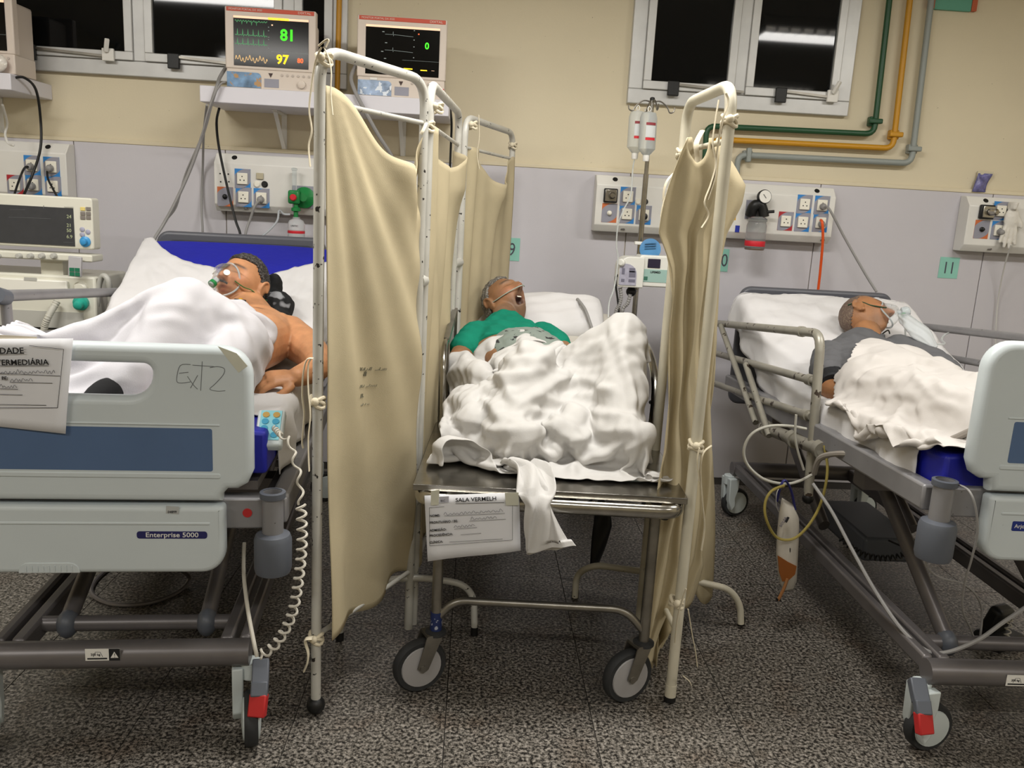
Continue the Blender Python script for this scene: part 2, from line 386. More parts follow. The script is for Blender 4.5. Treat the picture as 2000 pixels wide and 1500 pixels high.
# ================================================================ things on the back wall
def fuse(mb, name, voxel, m, parent, smooth_it=3):
    """Melt overlapping closed pieces into one continuous surface."""
    me = mb.mesh(name); t = bpy.data.objects.new('tmp', me); COL.objects.link(t)
    r = t.modifiers.new('r', 'REMESH'); r.mode = 'VOXEL'; r.voxel_size = voxel; r.use_smooth_shade = True
    if smooth_it:
        s = t.modifiers.new('s', 'SMOOTH'); s.factor = .5; s.iterations = smooth_it
    dg = bpy.context.evaluated_depsgraph_get(); out = bpy.data.meshes.new_from_object(t.evaluated_get(dg)); bpy.data.objects.remove(t); bpy.data.meshes.remove(me)
    out.name = name; out.materials.clear()
    return link_mesh(name, out, m, parent, smooth=180)
def cord(label, pts, r, m, name='cable', cat='cable', group=None, k=6, n=8):
    P = spline(pts, k); c = P[0]
    o = MB().tube([p - c for p in P], r, n).build(name, m, None); o.location = c
    return tag(o, label, cat, group)
def coil(path, R, r, turns, m, parent=None, name='coil', n=6, per=12):
    P = spline(path, 12); L = [0]
    for a, b in zip(P, P[1:]): L.append(L[-1] + (b - a).length)
    out = []; N = int(turns * per)
    for i in range(N + 1):
        s = L[-1] * i / N; j = min(max(np.searchsorted(L, s) - 1, 0), len(P) - 2); t = (s - L[j]) / max(L[j + 1] - L[j], 1e-6)
        p = P[j].lerp(P[j + 1], t); d = (P[j + 1] - P[j]).normalized(); x = d.cross(Vector((.2, 1, .1))).normalized(); y = d.cross(x); a = 2 * PI * i / per
        out.append(p + (x * math.cos(a) + y * math.sin(a)) * R)
    return MB().tube(out, r, n)
mpanel = mat('panel_white', 'DEDCD6', .42, var=(4, .05), spots=(16, .765, '3A3330'))
PF = WY - .115                                        # front face of the gas panels
mblue = mat('label_blue', '2F7FC4', .5); mlgrey = mat('label_grey', '8F8F9A', .5); mor = mat('label_orange', 'C46A3C', .5); mred = mat('label_red', 'A8262E', .5); myel = mat('label_yellow', 'D8A616', .5)
msock = mat('socket_ivory', 'E8E4D6', .4); mplug = mat('plug_grey', '8E8C8A', .5)
def label_plate(t, c, m, w=.082, h=.1):
    y = PF - .0015
    p = MB().span((c.x - w / 2, y, c.z - h / 2), (c.x + w / 2, PF + .001, c.z + h / 2)).build('label_plate', m, t)
    E = []
    for i in range(28):
        a = 2 * PI * i / 28; u, v = .066 * math.cos(a), .042 * math.sin(a); q = math.radians(38)
        X, Z = u * math.cos(q) - v * math.sin(q), u * math.sin(q) + v * math.cos(q)
        E.append((c.x + max(-w / 2, min(w / 2, X)), y - .0006, c.z + max(-h / 2, min(h / 2, Z))))
    MB().prism(E, (0, .0005, 0)).build('grey_swoosh', mlgrey, p)
    return p
def outlet(t, px, py, kind='blue', sock=True, plug=None):
    c = atY(px, py, PF); p = label_plate(t, c, {'blue': mblue, 'orange': mor, 'red': mred, 'yellow': myel}[kind])
    if not sock:
        k = MB().lathe([(.013, 0), (.013, .008), (.008, .012), (.008, .02), (.003, .022)], (c.x, PF - .001, c.z), (0, -1, 0), 14)
        k.build('gas_port', msock if sock is None else BLACK, p); return c
    s = MB().span((c.x - .027, PF - .012, c.z - .029), (c.x + .027, PF, c.z + .029)).build('socket', msock, p, bevel=.003)
    for dx, dz in ((0, .011), (-.01, -.008), (.01, -.008)):
        MB().cyl((c.x + dx, PF - .0127, c.z + dz), (c.x + dx, PF - .0118, c.z + dz), .0034, 8).build('pin_hole', BLACK, p)
    if plug:
        MB().lathe([(.017, 0), (.019, .012), (.014, .03), (.008, .034)], (c.x, PF - .012, c.z - .006), (0, -1, -.15), 14).build('plug', plug, p)
    return c
def gas_panel(label, x0, x1):
    t = thing('gas_outlet_panel', label, 'wall panel', ((x0 + x1) / 2, WY - .013, 1.40), group='bedhead gas panels')
    pr = [(WY - .0125, 1.395), (WY - .085, 1.395), (PF, 1.432), (PF, 1.642), (WY - .07, 1.693), (WY - .0125, 1.695)]
    MB().prism([(x0, y, z) for y, z in pr], (x1 - x0, 0, 0)).build('housing', mpanel, t, bevel=.004)
    n = max(1, round((x1 - x0) / .9))
    for i in range(n + 1):
        x = x0 + .1 + (x1 - x0 - .2) * i / n
        MB().lathe([(.014, 0), (.014, .003)], (x, WY - .088, 1.672), (0, -.75, .66), 12).build('screw_hole', BLACK, t)
        MB().lathe([(.012, 0), (.012, .003)], (x + .06, WY - .1, 1.413), (0, -.46, -.89), 12).build('screw', STEELD, t)
    return t
pa = gas_panel('white gas outlet panel behind the ventilator at the far left', -2.95, -2.145)
pb = gas_panel('white gas outlet panel above the left bed, under the monitor shelf', -1.39, -.27)
pc = gas_panel('long white gas outlet panel behind the right folding screen', .625, 1.93)
pd = gas_panel('white gas outlet panel at the far right with a glove on it', 2.675, 3.6)
# far left panel
for px, py, k, pl in ((63, 323, 'blue', mplug), (101, 326, 'blue', mplug), (30, 361, 'red', None), (66, 361, 'blue', mplug), (104, 364, 'blue', None)): outlet(pa, px, py, k, True, pl)
# left bed panel
outlet(pb, 440, 384, 'orange', False)
for px, py, pl in ((474, 349, None), (476, 385, None), (511, 387, mplug)): outlet(pb, px, py, 'blue', True, pl)
c = atY(508, 344, PF); MB().span((c.x - .018, PF - .01, c.z - .016), (c.x + .018, PF, c.z + .016)).build('call_switch', mat('switch_beige', 'B5AC92', .5), pb, bevel=.002)
for px, m in ((502, msock), (517, BLACK)):
    c = atY(px, 360, PF); MB().lathe([(.017, 0), (.017, .004), (.012, .009)], (c.x, PF, c.z), (0, -1, 0), 16).build('call_button', m, pb)
for px, py in ((430, 339), (446, 340), (431, 355), (447, 355)):
    c = atY(px, py, PF); MB().cyl((c.x, PF - .002, c.z), (c.x, PF + .002, c.z), .004, 8).build('screw_hole', BLACK, pb)
# long middle panel
c = atY(1192, 382, PF); r = MB().span((c.x - .037, PF - .022, c.z - .037), (c.x + .037, PF, c.z + .037)).build('switch_box', BLACK, pc, bevel=.006)
MB().span((c.x - .031, PF - .03, c.z - .031), (c.x + .031, PF - .02, c.z + .031)).build('switch_plate', STEEL, pc, bevel=.003)
MB().lathe([(.018, 0), (.018, .02), (.012, .026)], (c.x + .004, PF - .03, c.z), (0, -1, 0), 14).build('switch_knob', STEEL, pc)
outlet(pc, 1190, 416, 'orange', None)
for px, py, pl in ((1226, 384, None), (1224, 418, None), (1257, 420, BLACK), (1571, 399, None), (1605, 401, mplug), (1567, 434, None), (1602, 435, mplug)): outlet(pc, px, py, 'blue', True, pl)
outlet(pc, 1534, 432, 'red'); outlet(pc, 1424, 411, 'yellow', False)
for px, py, m in ((1252, 372, msock), (1266, 372, BLACK)):
    c = atY(px - 6, py + 22, PF); MB().lathe([(.016, 0), (.016, .004), (.011, .009)], (c.x, PF, c.z), (0, -1, 0), 16).build('call_button', m, pc)
c = atY(1440, 447, PF); MB().span((c.x - .012, PF - .0015, c.z - .018), (c.x + .012, PF, c.z + .018)).build('blue_tape', mat('blue_tape', '20309A', .5), pc)
# far right panel
c = atY(1925, 414, PF); MB().span((c.x - .04, PF - .022, c.z - .038), (c.x + .04, PF, c.z + .038)).build('switch_box', BLACK, pd, bevel=.006)
MB().span((c.x - .03, PF - .03, c.z - .031), (c.x + .036, PF - .02, c.z + .031)).build('switch_plate', STEEL, pd, bevel=.003)
MB().lathe([(.02, 0), (.018, .04), (.012, .046)], (c.x + .01, PF - .03, c.z), (.25, -1, 0), 12).build('switch_knob', STEEL, pd)
outlet(pd, 1917, 448, 'orange', False)
for px, py, pl in ((1954, 412, None), (1950, 450, mplug)): outlet(pd, px, py, 'blue', True, pl)
# oxygen flowmeter with its humidifier bottle
mgreenp = mat('green_plastic', '1E7A3E', .35); mclear = mat('clear_plastic', 'E8EEF0', .08, trans=.9, ior=1.3); mfrost = mat('frosted_bottle', 'E6EAEA', .28, trans=.65, ior=1.15, alpha=.9)
mredband = mat('red_band', 'C8202E', .5)
def lathe_part(t, name, m, prof, o, ax=(0, 0, 1), n=18): return MB().lathe(prof, o, ax, n).build(name, m, t)
c = atY(575, 385, PF - .05); t = thing('oxygen_flowmeter', 'green oxygen flowmeter with a clear humidifier bottle banded in red', 'flowmeter', (c.x, PF - .05, c.z - .2))
MB().span((c.x - .02, PF - .004, c.z - .055), (c.x + .09, PF, c.z + .06)).build('wall_plate', mlgrey, t)
lathe_part(t, 'wall_connector', mgreenp, [(.055, 0), (.055, .02), (.03, .035), (.02, .05)], (c.x + .045, PF - .002, c.z), (0, -1, 0))
MB().span((c.x - .03, PF - .075, c.z - .035), (c.x + .03, PF - .025, c.z + .035)).build('valve_body', mgreenp, t, bevel=.01)
lathe_part(t, 'red_knob', mredband, [(.017, 0), (.017, .012), (.013, .016)], (c.x, PF - .075, c.z - .002), (0, -1, 0))
lathe_part(t, 'gauge_tube', mclear, [(.012, 0), (.012, .1), (.016, .102), (.016, .11), (.008, .114)], (c.x, PF - .05, c.z + .035))
lathe_part(t, 'bottle_cap', mgreenp, [(.012, 0), (.012, .03), (.024, .035), (.024, .05), (.012, .055), (.012, .07)], (c.x + .008, PF - .05, c.z - .105))
bt = lathe_part(t, 'bottle', mfrost, [(.001, 0), (.04, .002), (.044, .01), (.044, .125), (.036, .142), (.02, .15), (.018, .16)], (c.x + .01, PF - .05, c.z - .262), n=24)
lathe_part(bt, 'red_band', mredband, [(.0445, 0), (.0448, .001), (.0448, .013), (.0445, .014)], (c.x + .01, PF - .05, c.z - .186), n=24)
text('print', 'UNITEC', .011, INK, bt, face_T((c.x + .01, PF - .0952, c.z - .15)), align='CENTER'); text('print', 'PROTEC', .013, mgreenp, bt, face_T((c.x + .016, PF - .0952, c.z - .215)), align='CENTER')
HUM = Vector((c.x - .02, PF - .06, c.z - .09))
# vacuum regulator with its collection jar
c = atY(1482, 410, PF - .04); t = thing('suction_regulator', 'black suction regulator with pressure gauge and glass collection jar', 'regulator', (c.x, PF - .04, c.z - .22))
MB().span((c.x - .06, PF - .004, c.z - .05), (c.x + .04, PF, c.z + .05)).build('wall_plate', mlgrey, t)
MB().tube(spline([(c.x - .035, PF - .02, c.z - .03), (c.x - .03, PF - .04, c.z + .015), (c.x + .0, PF - .05, c.z + .03), (c.x + .02, PF - .05, c.z), (c.x + .03, PF - .05, c.z - .035)], 5), [.03] * 8 + [.026] * 13, 14).build('regulator_body', BLACK, t)
MB().cyl((c.x + .03, PF - .06, c.z - .01), (c.x + .075, PF - .07, c.z - .004), .008).build('hose_barb', BLACK, t)
g = lathe_part(t, 'gauge', BLACK, [(.036, 0), (.038, .02), (.036, .026)], (c.x + .012, PF - .05, c.z + .068), (.1, -1, .1), 24)
lathe_part(g, 'gauge_dial', WHITE, [(.033, 0), (.033, .002)], (c.x + .0146, PF - .0755, c.z + .0705), (.1, -1, .1), 24)
MB().beam((c.x + .004, PF - .079, c.z + .082), (c.x + .02, PF - .079, c.z + .062), .004, .002).build('needle', BLACK, g)
lathe_part(t, 'jar_lid', mclear, [(.03, 0), (.05, .004), (.05, .02), (.03, .03)], (c.x - .004, PF - .055, c.z - .065), n=22)
j = lathe_part(t, 'jar', mclear, [(.045, 0), (.053, .006), (.053, .13), (.048, .145), (.046, .15)], (c.x - .006, PF - .055, c.z - .212), n=24)
lathe_part(j, 'red_band', mredband, [(.0535, 0), (.054, .001), (.054, .027), (.0535, .028)], (c.x - .006, PF - .055, c.z - .192), n=24)
lathe_part(j, 'jar_residue', mat('brown_residue', '6A5138', .5), [(.05, 0), (.0515, .004), (.0515, .012)], (c.x - .006, PF - .055, c.z - .211), n=24)
# plastic pouch and glove at the right
c = atY(1917, 357, WY - .02); t = thing('plastic_pouch', 'small violet plastic pouch taped to the wall above a panel', 'pouch', c)
b = MB(); b.grid(lambda u, v: (c.x + (u - .5) * .075 + (v - .5) * .02, WY - .022 - .012 * math.sin(u * 5) * math.sin(v * 4), c.z + (v - .5) * .1), 9, 9)
o = b.build('pouch_film', mat('violet_film', '6E6C9C', .25, var=(40, .4), bump=(45, .5)), t); o.modifiers.new('s', 'SOLIDIFY').thickness = .004
MB().span((c.x - .03, WY - .02, c.z + .035), (c.x + .06, WY - .014, c.z + .062)).build('tape', mat('masking_tape', 'C9C1A8', .7), t)
c = atY(1976, 428, PF - .03); b = MB()
b.ball((c.x, PF - .03, c.z), .045, 14, (1, .45, 1.4)); b.tube([(c.x - .01, PF - .03, c.z + .05), (c.x - .005, PF - .03, c.z + .09)], [.035, .042], 12, flat=(1, .5))
for i, (dx, ln, q) in enumerate(((-.035, .1, -.012), (-.014, .125, -.004), (.008, .13, .004), (.028, .11, .012))):
    b.tube([(c.x + dx * .7, PF - .03, c.z - .03), (c.x + dx, PF - .034, c.z - .06), (c.x + dx + q, PF - .03, c.z - .03 - ln)], [.013, .0115, .009], 10)
b.tube([(c.x + .03, PF - .03, c.z + .01), (c.x + .05, PF - .036, c.z - .02), (c.x + .058, PF - .036, c.z - .045)], [.014, .012, .01], 10)
o = fuse(b, 'rubber_glove', .006, mat('latex_white', 'D8D4CB', .55, bump=(60, .3)), None, 2); tag(o, 'limp white rubber glove hanging on the far right panel', 'glove')

# ---------------------------------------------------------------- shelves
def shelf(label, x0, x1, bxs, yf=4.30):
    t = thing('wall_shelf', label, 'shelf', ((x0 + x1) / 2, WY, 1.915), group='monitor shelves')
    MB().span((x0, yf, 1.914), (x1, WY - .001, 1.99)).build('board', mat('shelf_white', 'D6D4DA', .4), t, bevel=.004)
    for x in bxs:
        b = MB(); b.span((x - .014, WY - .006, 1.72), (x + .014, WY - .0005, 1.914)); b.span((x - .014, yf + .17, 1.906), (x + .014, WY - .003, 1.9135)); b.beam((x, WY - .012, 1.735), (x, yf + .19, 1.905), .02, .004)
        b.build('bracket', WHITE, t)
    return t
shelf('long white shelf carrying two patient monitors', -1.365, -.166, [-1.05, -.42])
shelf('white shelf end at the far left carrying a monitor', -3.3, -2.25, [-2.52, -3.05])
# ---------------------------------------------------------------- patient monitors
mmon = mat('monitor_beige', 'D2C6BA', .45); mscr = mat('screen_black', '060606', .12, emit=('0A0A0A', .2)); morange = mat('monitor_orange', 'C4513A', .5)
def glow(name, c, s=1.): return mat(name, c, .5, emit=(c, s))
gG, gY, gR, gW, gP, gE = glow('glow_green', '38D818', 1.0), glow('glow_yellow', 'F0C818', 1.1), glow('glow_red', 'F06030', 1.0), glow('glow_grey', '6C7470', .8), glow('glow_peach', 'D8B090', .9), glow('glow_dim_green', '4C8A5C', .9)
mwave = glow('glow_wave', 'C0A070', .9)
def monitor(label, x0, content):
    Y = 4.34; W, Hh = .432, .372; z0 = 1.991; t = thing('patient_monitor', label, 'monitor', (x0 + W / 2, Y, z0), group='patient monitors')
    MB().span((x0, Y, z0 + .09), (x0 + W, Y + .05, z0 + Hh)).build('bezel', mmon, t, bevel=.006)
    MB().span((x0 + .03, Y + .045, z0 + .02), (x0 + W - .03, Y + .25, z0 + Hh - .03)).build('rear_housing', mmon, t, bevel=.012)
    cb = MB().span((x0 + .004, Y + .004, z0), (x0 + W - .004, Y + .2, z0 + .092)).build('control_base', mmon, t, bevel=.005)
    st = MB().span((x0 + .008, Y - .002, z0 + Hh - .022), (x0 + W - .008, Y + .02, z0 + Hh - .003)).build('orange_strip', morange, t, bevel=.002)
    text('print', 'MONITOR PORTAL DX 2020', .0125, mmon, st, face_T((x0 + .02, Y - .0026, z0 + Hh - .0165))); text('print', 'DIXTAL', .0145, mmon, st, face_T((x0 + W - .085, Y - .0026, z0 + Hh - .0175)), xs=1.25)
    sx0, sx1, sz0, sz1 = x0 + .042, x0 + W - .034, z0 + .105, z0 + Hh - .042
    s = MB().span((sx0, Y - .003, sz0), (sx1, Y + .004, sz1)).build('screen', mscr, t)
    y = Y - .0036; sw, sh = sx1 - sx0, sz1 - sz0
    def T(u, v): return face_T((sx0 + u * sw, y, sz0 + v * sh))
    def line(n, pts, m, r=.0011): b = MB(); b.tube([(sx0 + u * sw, y, sz0 + v * sh) for u, v in pts], r, 4); b.build(n, m, s)
    def bar(n, u0, u1, v0, v1, m): MB().span((sx0 + u0 * sw, y - .0004, sz0 + v0 * sh), (sx0 + u1 * sw, y + .0004, sz0 + v1 * sh)).build(n, m, s)
    bar('status_bar', 0, 1, .955, 1, gP)
    bar('divider', .5, 1, .315, .318, gW)
    rr = random.Random(3)
    if content == 'active':
        bar('alarm_bar', .46, .74, .955, 1, gY)
        text('heart_rate', '81', .072, gG, s, T(.62, .56), bold=.0018); text('saturation', '97', .058, gY, s, T(.57, .085), bold=.0016); text('pulse_rate', '80', .029, gR, s, T(.85, .125), bold=.0008)
        line('ecg_trace', [(.02 + .43 * i / 60, .9 + (-.13 * rr.random() if i % 9 == 4 else .015 * math.sin(i * 1.3))) for i in range(61)], gE)
        for base in (.62, .44): line('ecg_trace', [(.02 + .43 * i / 80, base + (.12 if i % 13 == 6 else -.02 * (i % 13 == 8) + .012 * math.sin(i * 1.1 + base * 20) * rr.random())) for i in range(81)], gE)
        line('pleth_trace', [(.02 + .43 * i / 90, .1 + .09 * (.5 + .5 * math.sin(i * .66)) ** 2 + .03 * math.sin(i * .2)) for i in range(91)], mwave, .0014)
        for v in (.95, .8, .73, .6, .55, .38): bar('tick', .46, .475, v, v + .012, gW)
        bar('alert_dot', .505, .525, .84, .865, gP)
    elif content == 'idle':
        text('heart_rate', '0', .042, gG, s, T(.8, .57), bold=.001)
        for v in (.82, .5): line('flat_trace', [(.26, v), (.36, v), (.368, v + .06), (.372, v - .03), (.38, v), (.64, v - .02)], gW, .0008)
        line('pleth_trace', [(.25 + i * .008, .06 + .008 * (i % 2)) for i in range(18)], gY); bar('alarm_bar', .52, .64, .13, .155, gY); bar('alarm_bar', .75, .84, .12, .14, gY); bar('tick', .9, .94, .13, .135, gP)
        for v in (.95, .76, .62, .4): bar('tick', .645, .66, v - .03, v - .015, gW)
        bar('alert_dot', .705, .722, .85, .872, gR)
        for u, v in ((.22, .86), (.26, .64), (.21, .46), (.25, .32)): bar('tick', u, u + .03, v, v + .014, gW)
    # control base details
    y2 = Y + .0035; pict = mat('monitor_picture_%s' % content, '6E8FB0' if content != 'idle' else '9FB2CC', .4, var=(22, .55), spots=(30, .6, 'B08A5C' if content != 'idle' else 'DDE4EC'))
    pts = rrect(x0 + .006, x0 + .17, z0 + .006, z0 + .076, [0, 0, .02, 0])
    MB().prism([(a, y2, b) for a, b in pts], (0, -.002, 0)).build('picture_sticker', pict, cb)
    MB().span((x0 + .185, y2 - .001, z0 + .012), (x0 + .255, y2 + .001, z0 + .052)).build('display_tag', mlgrey, cb)
    MB().prism([(x0 + .205, y2, z0 + .078), (x0 + .226, y2, z0 + .078), (x0 + .2155, y2, z0 + .058)], (0, -.002, 0)).build('arrow_mark', mat('dark_brown', '3A2622', .5), cb)
    for k in range(6): lathe_part(cb, 'button', mat('button_beige', 'B9AEA4', .5), [(.006, 0), (.006, .003)], (x0 + .27 + k * .026, y2, z0 + .072), (0, -1, 0), 8)
    kb = lathe_part(cb, 'knob', mmon, [(.02, 0), (.019, .012), (.012, .016)], (x0 + .365, y2, z0 + .034), (0, -1, 0), 16)
    if content == 'idle':
        MB().span((x0 + W - .018, y2 - .002, z0 + .012), (x0 + W - .006, y2, z0 + .055)).build('red_tag', mredband, cb)
        MB().span((x0 + .065, y2 - .004, z0 + .077), (x0 + .1, y2, z0 + .088)).build('asset_sticker', WHITE, cb)
    return t
monitor('patient monitor showing 81 and 97 on the long shelf', -1.252, 'active')
monitor('patient monitor showing a green 0 on the long shelf', -.622, 'idle')
monitor('patient monitor cut by the left edge of the view', -2.675, 'dark')
c = atY(6, 122, 4.33); t = thing('plastic_bag', 'crumpled clear bag with red and yellow print on the left shelf', 'bag', (c.x - .03, 4.33, 1.991))
b = MB(); rr = random.Random(5)
b.ball((c.x - .03, 4.31, 2.035), .055, 16, (1.1, .4, .85)); o = b.build('bag_film', mat('bag_film', 'D8D2C8', .2, bump=(30, .8), spots=(16, .6, 'B83030'), var=(20, .3)), t)

# ---------------------------------------------------------------- cables on the wall
mcab = mat('cable_black', '141414', .5); mcabg = mat('cable_grey', '8C8A88', .5); mcabw = mat('cable_white', 'C9C7C2', .5); mcabo = mat('cable_orange', 'E0561C', .45)
cord('black power cord hanging from the far left monitor', [atY(28, 152, 4.35), atY(48, 152, 4.36), atY(70, 175, 4.45), atY(79, 230, 4.55), atY(79, 290, 4.53), atY(62, 345, 4.5), atY(45, 385, 4.4), atY(44, 400, 4.3)], .0065, mcab)
cord('dark plug cord from the upper left socket to the ventilator', [atY(58, 326, 4.55), atY(48, 328, 4.52), atY(38, 350, 4.5), atY(27, 384, 4.4), atY(26, 398, 4.3)], .0055, mcab)
cord('short black cord from the right socket down behind the ventilator', [atY(92, 334, 4.55), atY(94, 350, 4.52), atY(104, 370, 4.48), atY(114, 388, 4.4)], .0055, mcab)
cord('black cord falling from the long shelf past the left bed panel', [atY(428, 212, 4.42), atY(423, 240, 4.5), atY(428, 290, 4.54), atY(445, 370, 4.53), atY(460, 430, 4.5), atY(470, 462, 4.48), atY(472, 520, 4.46)], .0065, mcab)
cord('thick grey monitor cable hanging down to the left bed corner', [atY(450, 118, 4.45), atY(430, 150, 4.36), atY(424, 168, 4.28), atY(412, 205, 4.28), atY(400, 250, 4.3), atY(372, 330, 4.32), atY(340, 400, 4.3), atY(318, 440, 4.28), atY(300, 470, 4.22), atY(280, 520, 4.15), atY(262, 560, 4.05)], .0085, mcabg)
cord('thin grey cable beside the thick monitor cable', [atY(440, 160, 4.29), atY(428, 168, 4.275), atY(408, 212, 4.27), atY(392, 270, 4.3), atY(362, 340, 4.34), atY(345, 402, 4.32), atY(325, 430, 4.3), atY(306, 462, 4.24), atY(298, 480, 4.2)], .0045, mcabg)
cord('grey cable dropping straight behind the left bed', [atY(404, 205, 4.28), atY(398, 260, 4.5), atY(396, 330, 4.66), atY(394, 400, 4.66), atY(396, 455, 4.6), atY(398, 520, 4.6)], .006, mcabg)
cord('grey plug cord from the left bed socket', [atY(507, 392, 4.53), atY(498, 402, 4.5), atY(488, 430, 4.5), atY(480, 455, 4.48), atY(474, 500, 4.46)], .0065, mcabg)
cord('grey cable bundle hanging below the idle monitor', [atY(697, 125, 4.42), atY(686, 150, 4.33), atY(692, 175, 4.28), atY(712, 215, 4.27), atY(740, 265, 4.3), atY(765, 305, 4.34), atY(790, 360, 4.4)], .0095, mcabg)
cord('black cable behind the right end of the long shelf', [atY(878, 205, 4.4), atY(882, 240, 4.55), atY(880, 300, 4.6), atY(876, 400, 4.62)], .006, mcab)
cord('bright orange cable hanging behind the right bed', [atY(1603, 430, 4.53), atY(1606, 436, 4.5), atY(1607, 470, 4.52), atY(1602, 530, 4.56), atY(1596, 590, 4.58), atY(1594, 680, 4.6)], .0075, mcabo)
cord('grey cable slanting from the long panel to the right', [atY(1612, 403, 4.53), atY(1622, 412, 4.5), atY(1650, 465, 4.5), atY(1690, 535, 4.45), atY(1712, 570, 4.4)], .0065, mcabg)
cord('white cable hanging below the far right panel', [atY(1975, 478, 4.52), atY(1962, 520, 4.6), atY(1950, 580, 4.66), atY(1945, 640, 4.66), atY(1943, 720, 4.66)], .004, mcabw)
cord('white tie strings hanging from the left shelf bracket', [atY(5, 205, 4.45), atY(14, 240, 4.6), atY(10, 262, 4.62), atY(16, 280, 4.62), atY(26, 283, 4.6)], .006, WHITE, 'string', 'string')
# ================================================================ ventilator at the far left
mvent = mat('ventilator_ivory', 'D8D6C8', .4, var=(3, .04)); mvg = mat('ventilator_grey', 'B4B3AC', .45); mlcd = mat('lcd_grey', '3C3D40', .3, var=(30, .1)); mknobb = mat('knob_blue', '3A90C8', .35)
Yv = 3.98
def V(px, py, dy=0.): return atY(px, py, Yv + dy)
t = thing('ventilator', 'ivory ventilator with a dim grey display and rotary knobs', 'ventilator', (-2.1, 4.15, 0))
a, b = V(-130, 372), V(185, 515); x1 = b.x; x0 = x1 - .76; z1 = V(100, 383).z; z0 = V(100, 484).z
MB().prism([(x, Yv, z) for x, z in rrect(x0, x1, z0, z1, .012)], (0, .075, 0)).build('display_housing', mvent, t, bevel=.006)
s0, s1 = V(12, 398), V(147, 481)
d = MB().span((s0.x - .25, Yv - .004, s1.z), (s1.x, Yv + .002, s0.z - .004)).build('display', mlcd, t)
def num(px, py, s, sz): text('reading', s, sz, mat('lcd_reading', '9AA07E', .5, emit=('9AA07E', .25)), d, face_T(V(px, py) + Vector((0, -.0046, 0))))
for py, s in ((426, '24'), (443, '21'), (453, '50'), (465, '6.9')): num(131, py, s, .022)
ml2 = mat('lcd_line', '65686A', .5)
for (a0, b0, a1, b1) in ((20, 409, 50, 409.5), (18, 424, 100, 427), (126, 404, 144, 404.5), (125, 473, 144, 473.5), (86, 401, 86, 407)):
    p, q = V(a0, b0), V(a1, b1); MB().beam((p.x, Yv - .0044, p.z), (q.x, Yv - .0044, q.z), .0018, .0012).build('trace', ml2, d)
for i, (px, py) in enumerate(((162, 408), (173, 408), (162, 417), (173, 417), (162, 425), (173, 425))):
    p = V(px, py); MB().span((p.x - .0105, Yv - .004, p.z - .008), (p.x + .0105, Yv, p.z + .008)).build('key', mat('key_yellow', 'DCC878', .5) if i == 0 else mat('key_grey', '7C7670', .5), t, bevel=.001)
for px, py in ((161, 448), (172, 453), (161, 458)):
    p = V(px, py); lathe_part(t, 'round_key', mat('key_lilac', 'A2A2B4', .5), [(.011, 0), (.011, .003), (.008, .005)], (p.x, Yv, p.z), (0, -1, 0), 14)
p = V(167, 472); lathe_part(t, 'blue_dial', mknobb, [(.024, 0), (.024, .006), (.015, .01), (.013, .026), (.008, .028)], (p.x, Yv, p.z), (0, -1, 0), 20)
a, b = V(30, 490), V(184, 512)
MB().prism([(x, Yv - .03, z) for x, z in rrect(x0, x1 + .002, b.z, a.z, .008)], (0, .12, 0)).build('knob_ledge', mvent, t, bevel=.006)
for px in (5, 46, 68, 90, 113):
    p = V(px, 499); lathe_part(t, 'knob', mvg, [(.013, 0), (.012, .02), (.009, .024)], (p.x, Yv - .03, p.z), (0, -1, 0), 14)
p = V(97, 520); MB().span((p.x - .05, Yv + .02, p.z - .08), (p.x + .05, Yv + .09, p.z + .03)).build('display_neck', mvent, t)
# body of the machine
a, b = V(-130, 534), V(186, 605); xb = V(186, 560).x
body = MB(); body.span((x0 - .05, Yv + .0, .42), (xb, Yv + .36, V(100, 537).z)); body.build('body', mvent, t, bevel=.01)
p, q = V(-50, 539), V(136, 575); MB().span((p.x, Yv - .02, q.z), (q.x, Yv + .03, p.z)).build('drawer_front', mat('vent_white', 'E8E6DC', .35), t, bevel=.006)
p, q = V(60, 541), V(72, 548); MB().span((p.x - .02, Yv - .0215, q.z), (q.x + .01, Yv - .019, p.z)).build('sticker', mvg, t)
p = V(160, 562); lathe_part(t, 'port', mvent, [(.03, 0), (.03, .02), (.02, .03)], (p.x, Yv, p.z), (0, -1, 0), 16)
p = V(160, 590); lathe_part(t, 'teal_valve', mat('teal_plastic', '2CA894', .35), [(.034, 0), (.034, .02), (.022, .026), (.02, .05), (.012, .055)], (p.x, Yv, p.z), (0, -1, -.25), 20)
p = V(60, 606); MB().span((x0, Yv - .004, V(60, 640).z), (xb - .06, Yv + .01, p.z)).build('lower_panel', mvg, t)
for k in (0, 1):
    p = V(30, 638 + 7 * k); MB().span((x0, Yv - .008, p.z - .004), (xb - .16, Yv - .003, p.z + .004)).build('slot', BLACK, t)
P = [V(205, 600, -.0), V(203, 558, -.02), V(210, 541, -.03), V(219, 553, -.03), V(217, 600, -.0)]
P = [Vector((xb - .01, Yv + .03, P[0].z)), Vector((xb + .01, Yv + .02, P[1].z)), Vector((xb + .035, Yv + .01, P[2].z)), Vector((xb + .062, Yv + .0, P[3].z)), Vector((xb + .056, Yv + .03, P[4].z))]
MB().tube(spline(P, 6), .013, 12).build('side_handle', mvg, t)
a, b = V(141, 498), V(173, 540)
k = MB().box(((a.x + b.x) / 2, Yv - .05, (a.z + b.z) / 2), (.058, .016, .092), (0, math.radians(4), 0)).build('clip_module', mat('module_grey', 'B4B2B4', .5), t, bevel=.003)
for i in range(2):
    for j in range(2): MB().box(((a.x + b.x) / 2 - .012 + .024 * i, Yv - .0585, (a.z + b.z) / 2 - .034 + .02 * j), (.021, .004, .017)).build('green_key', mat('key_green', '1E6E50', .5), k)
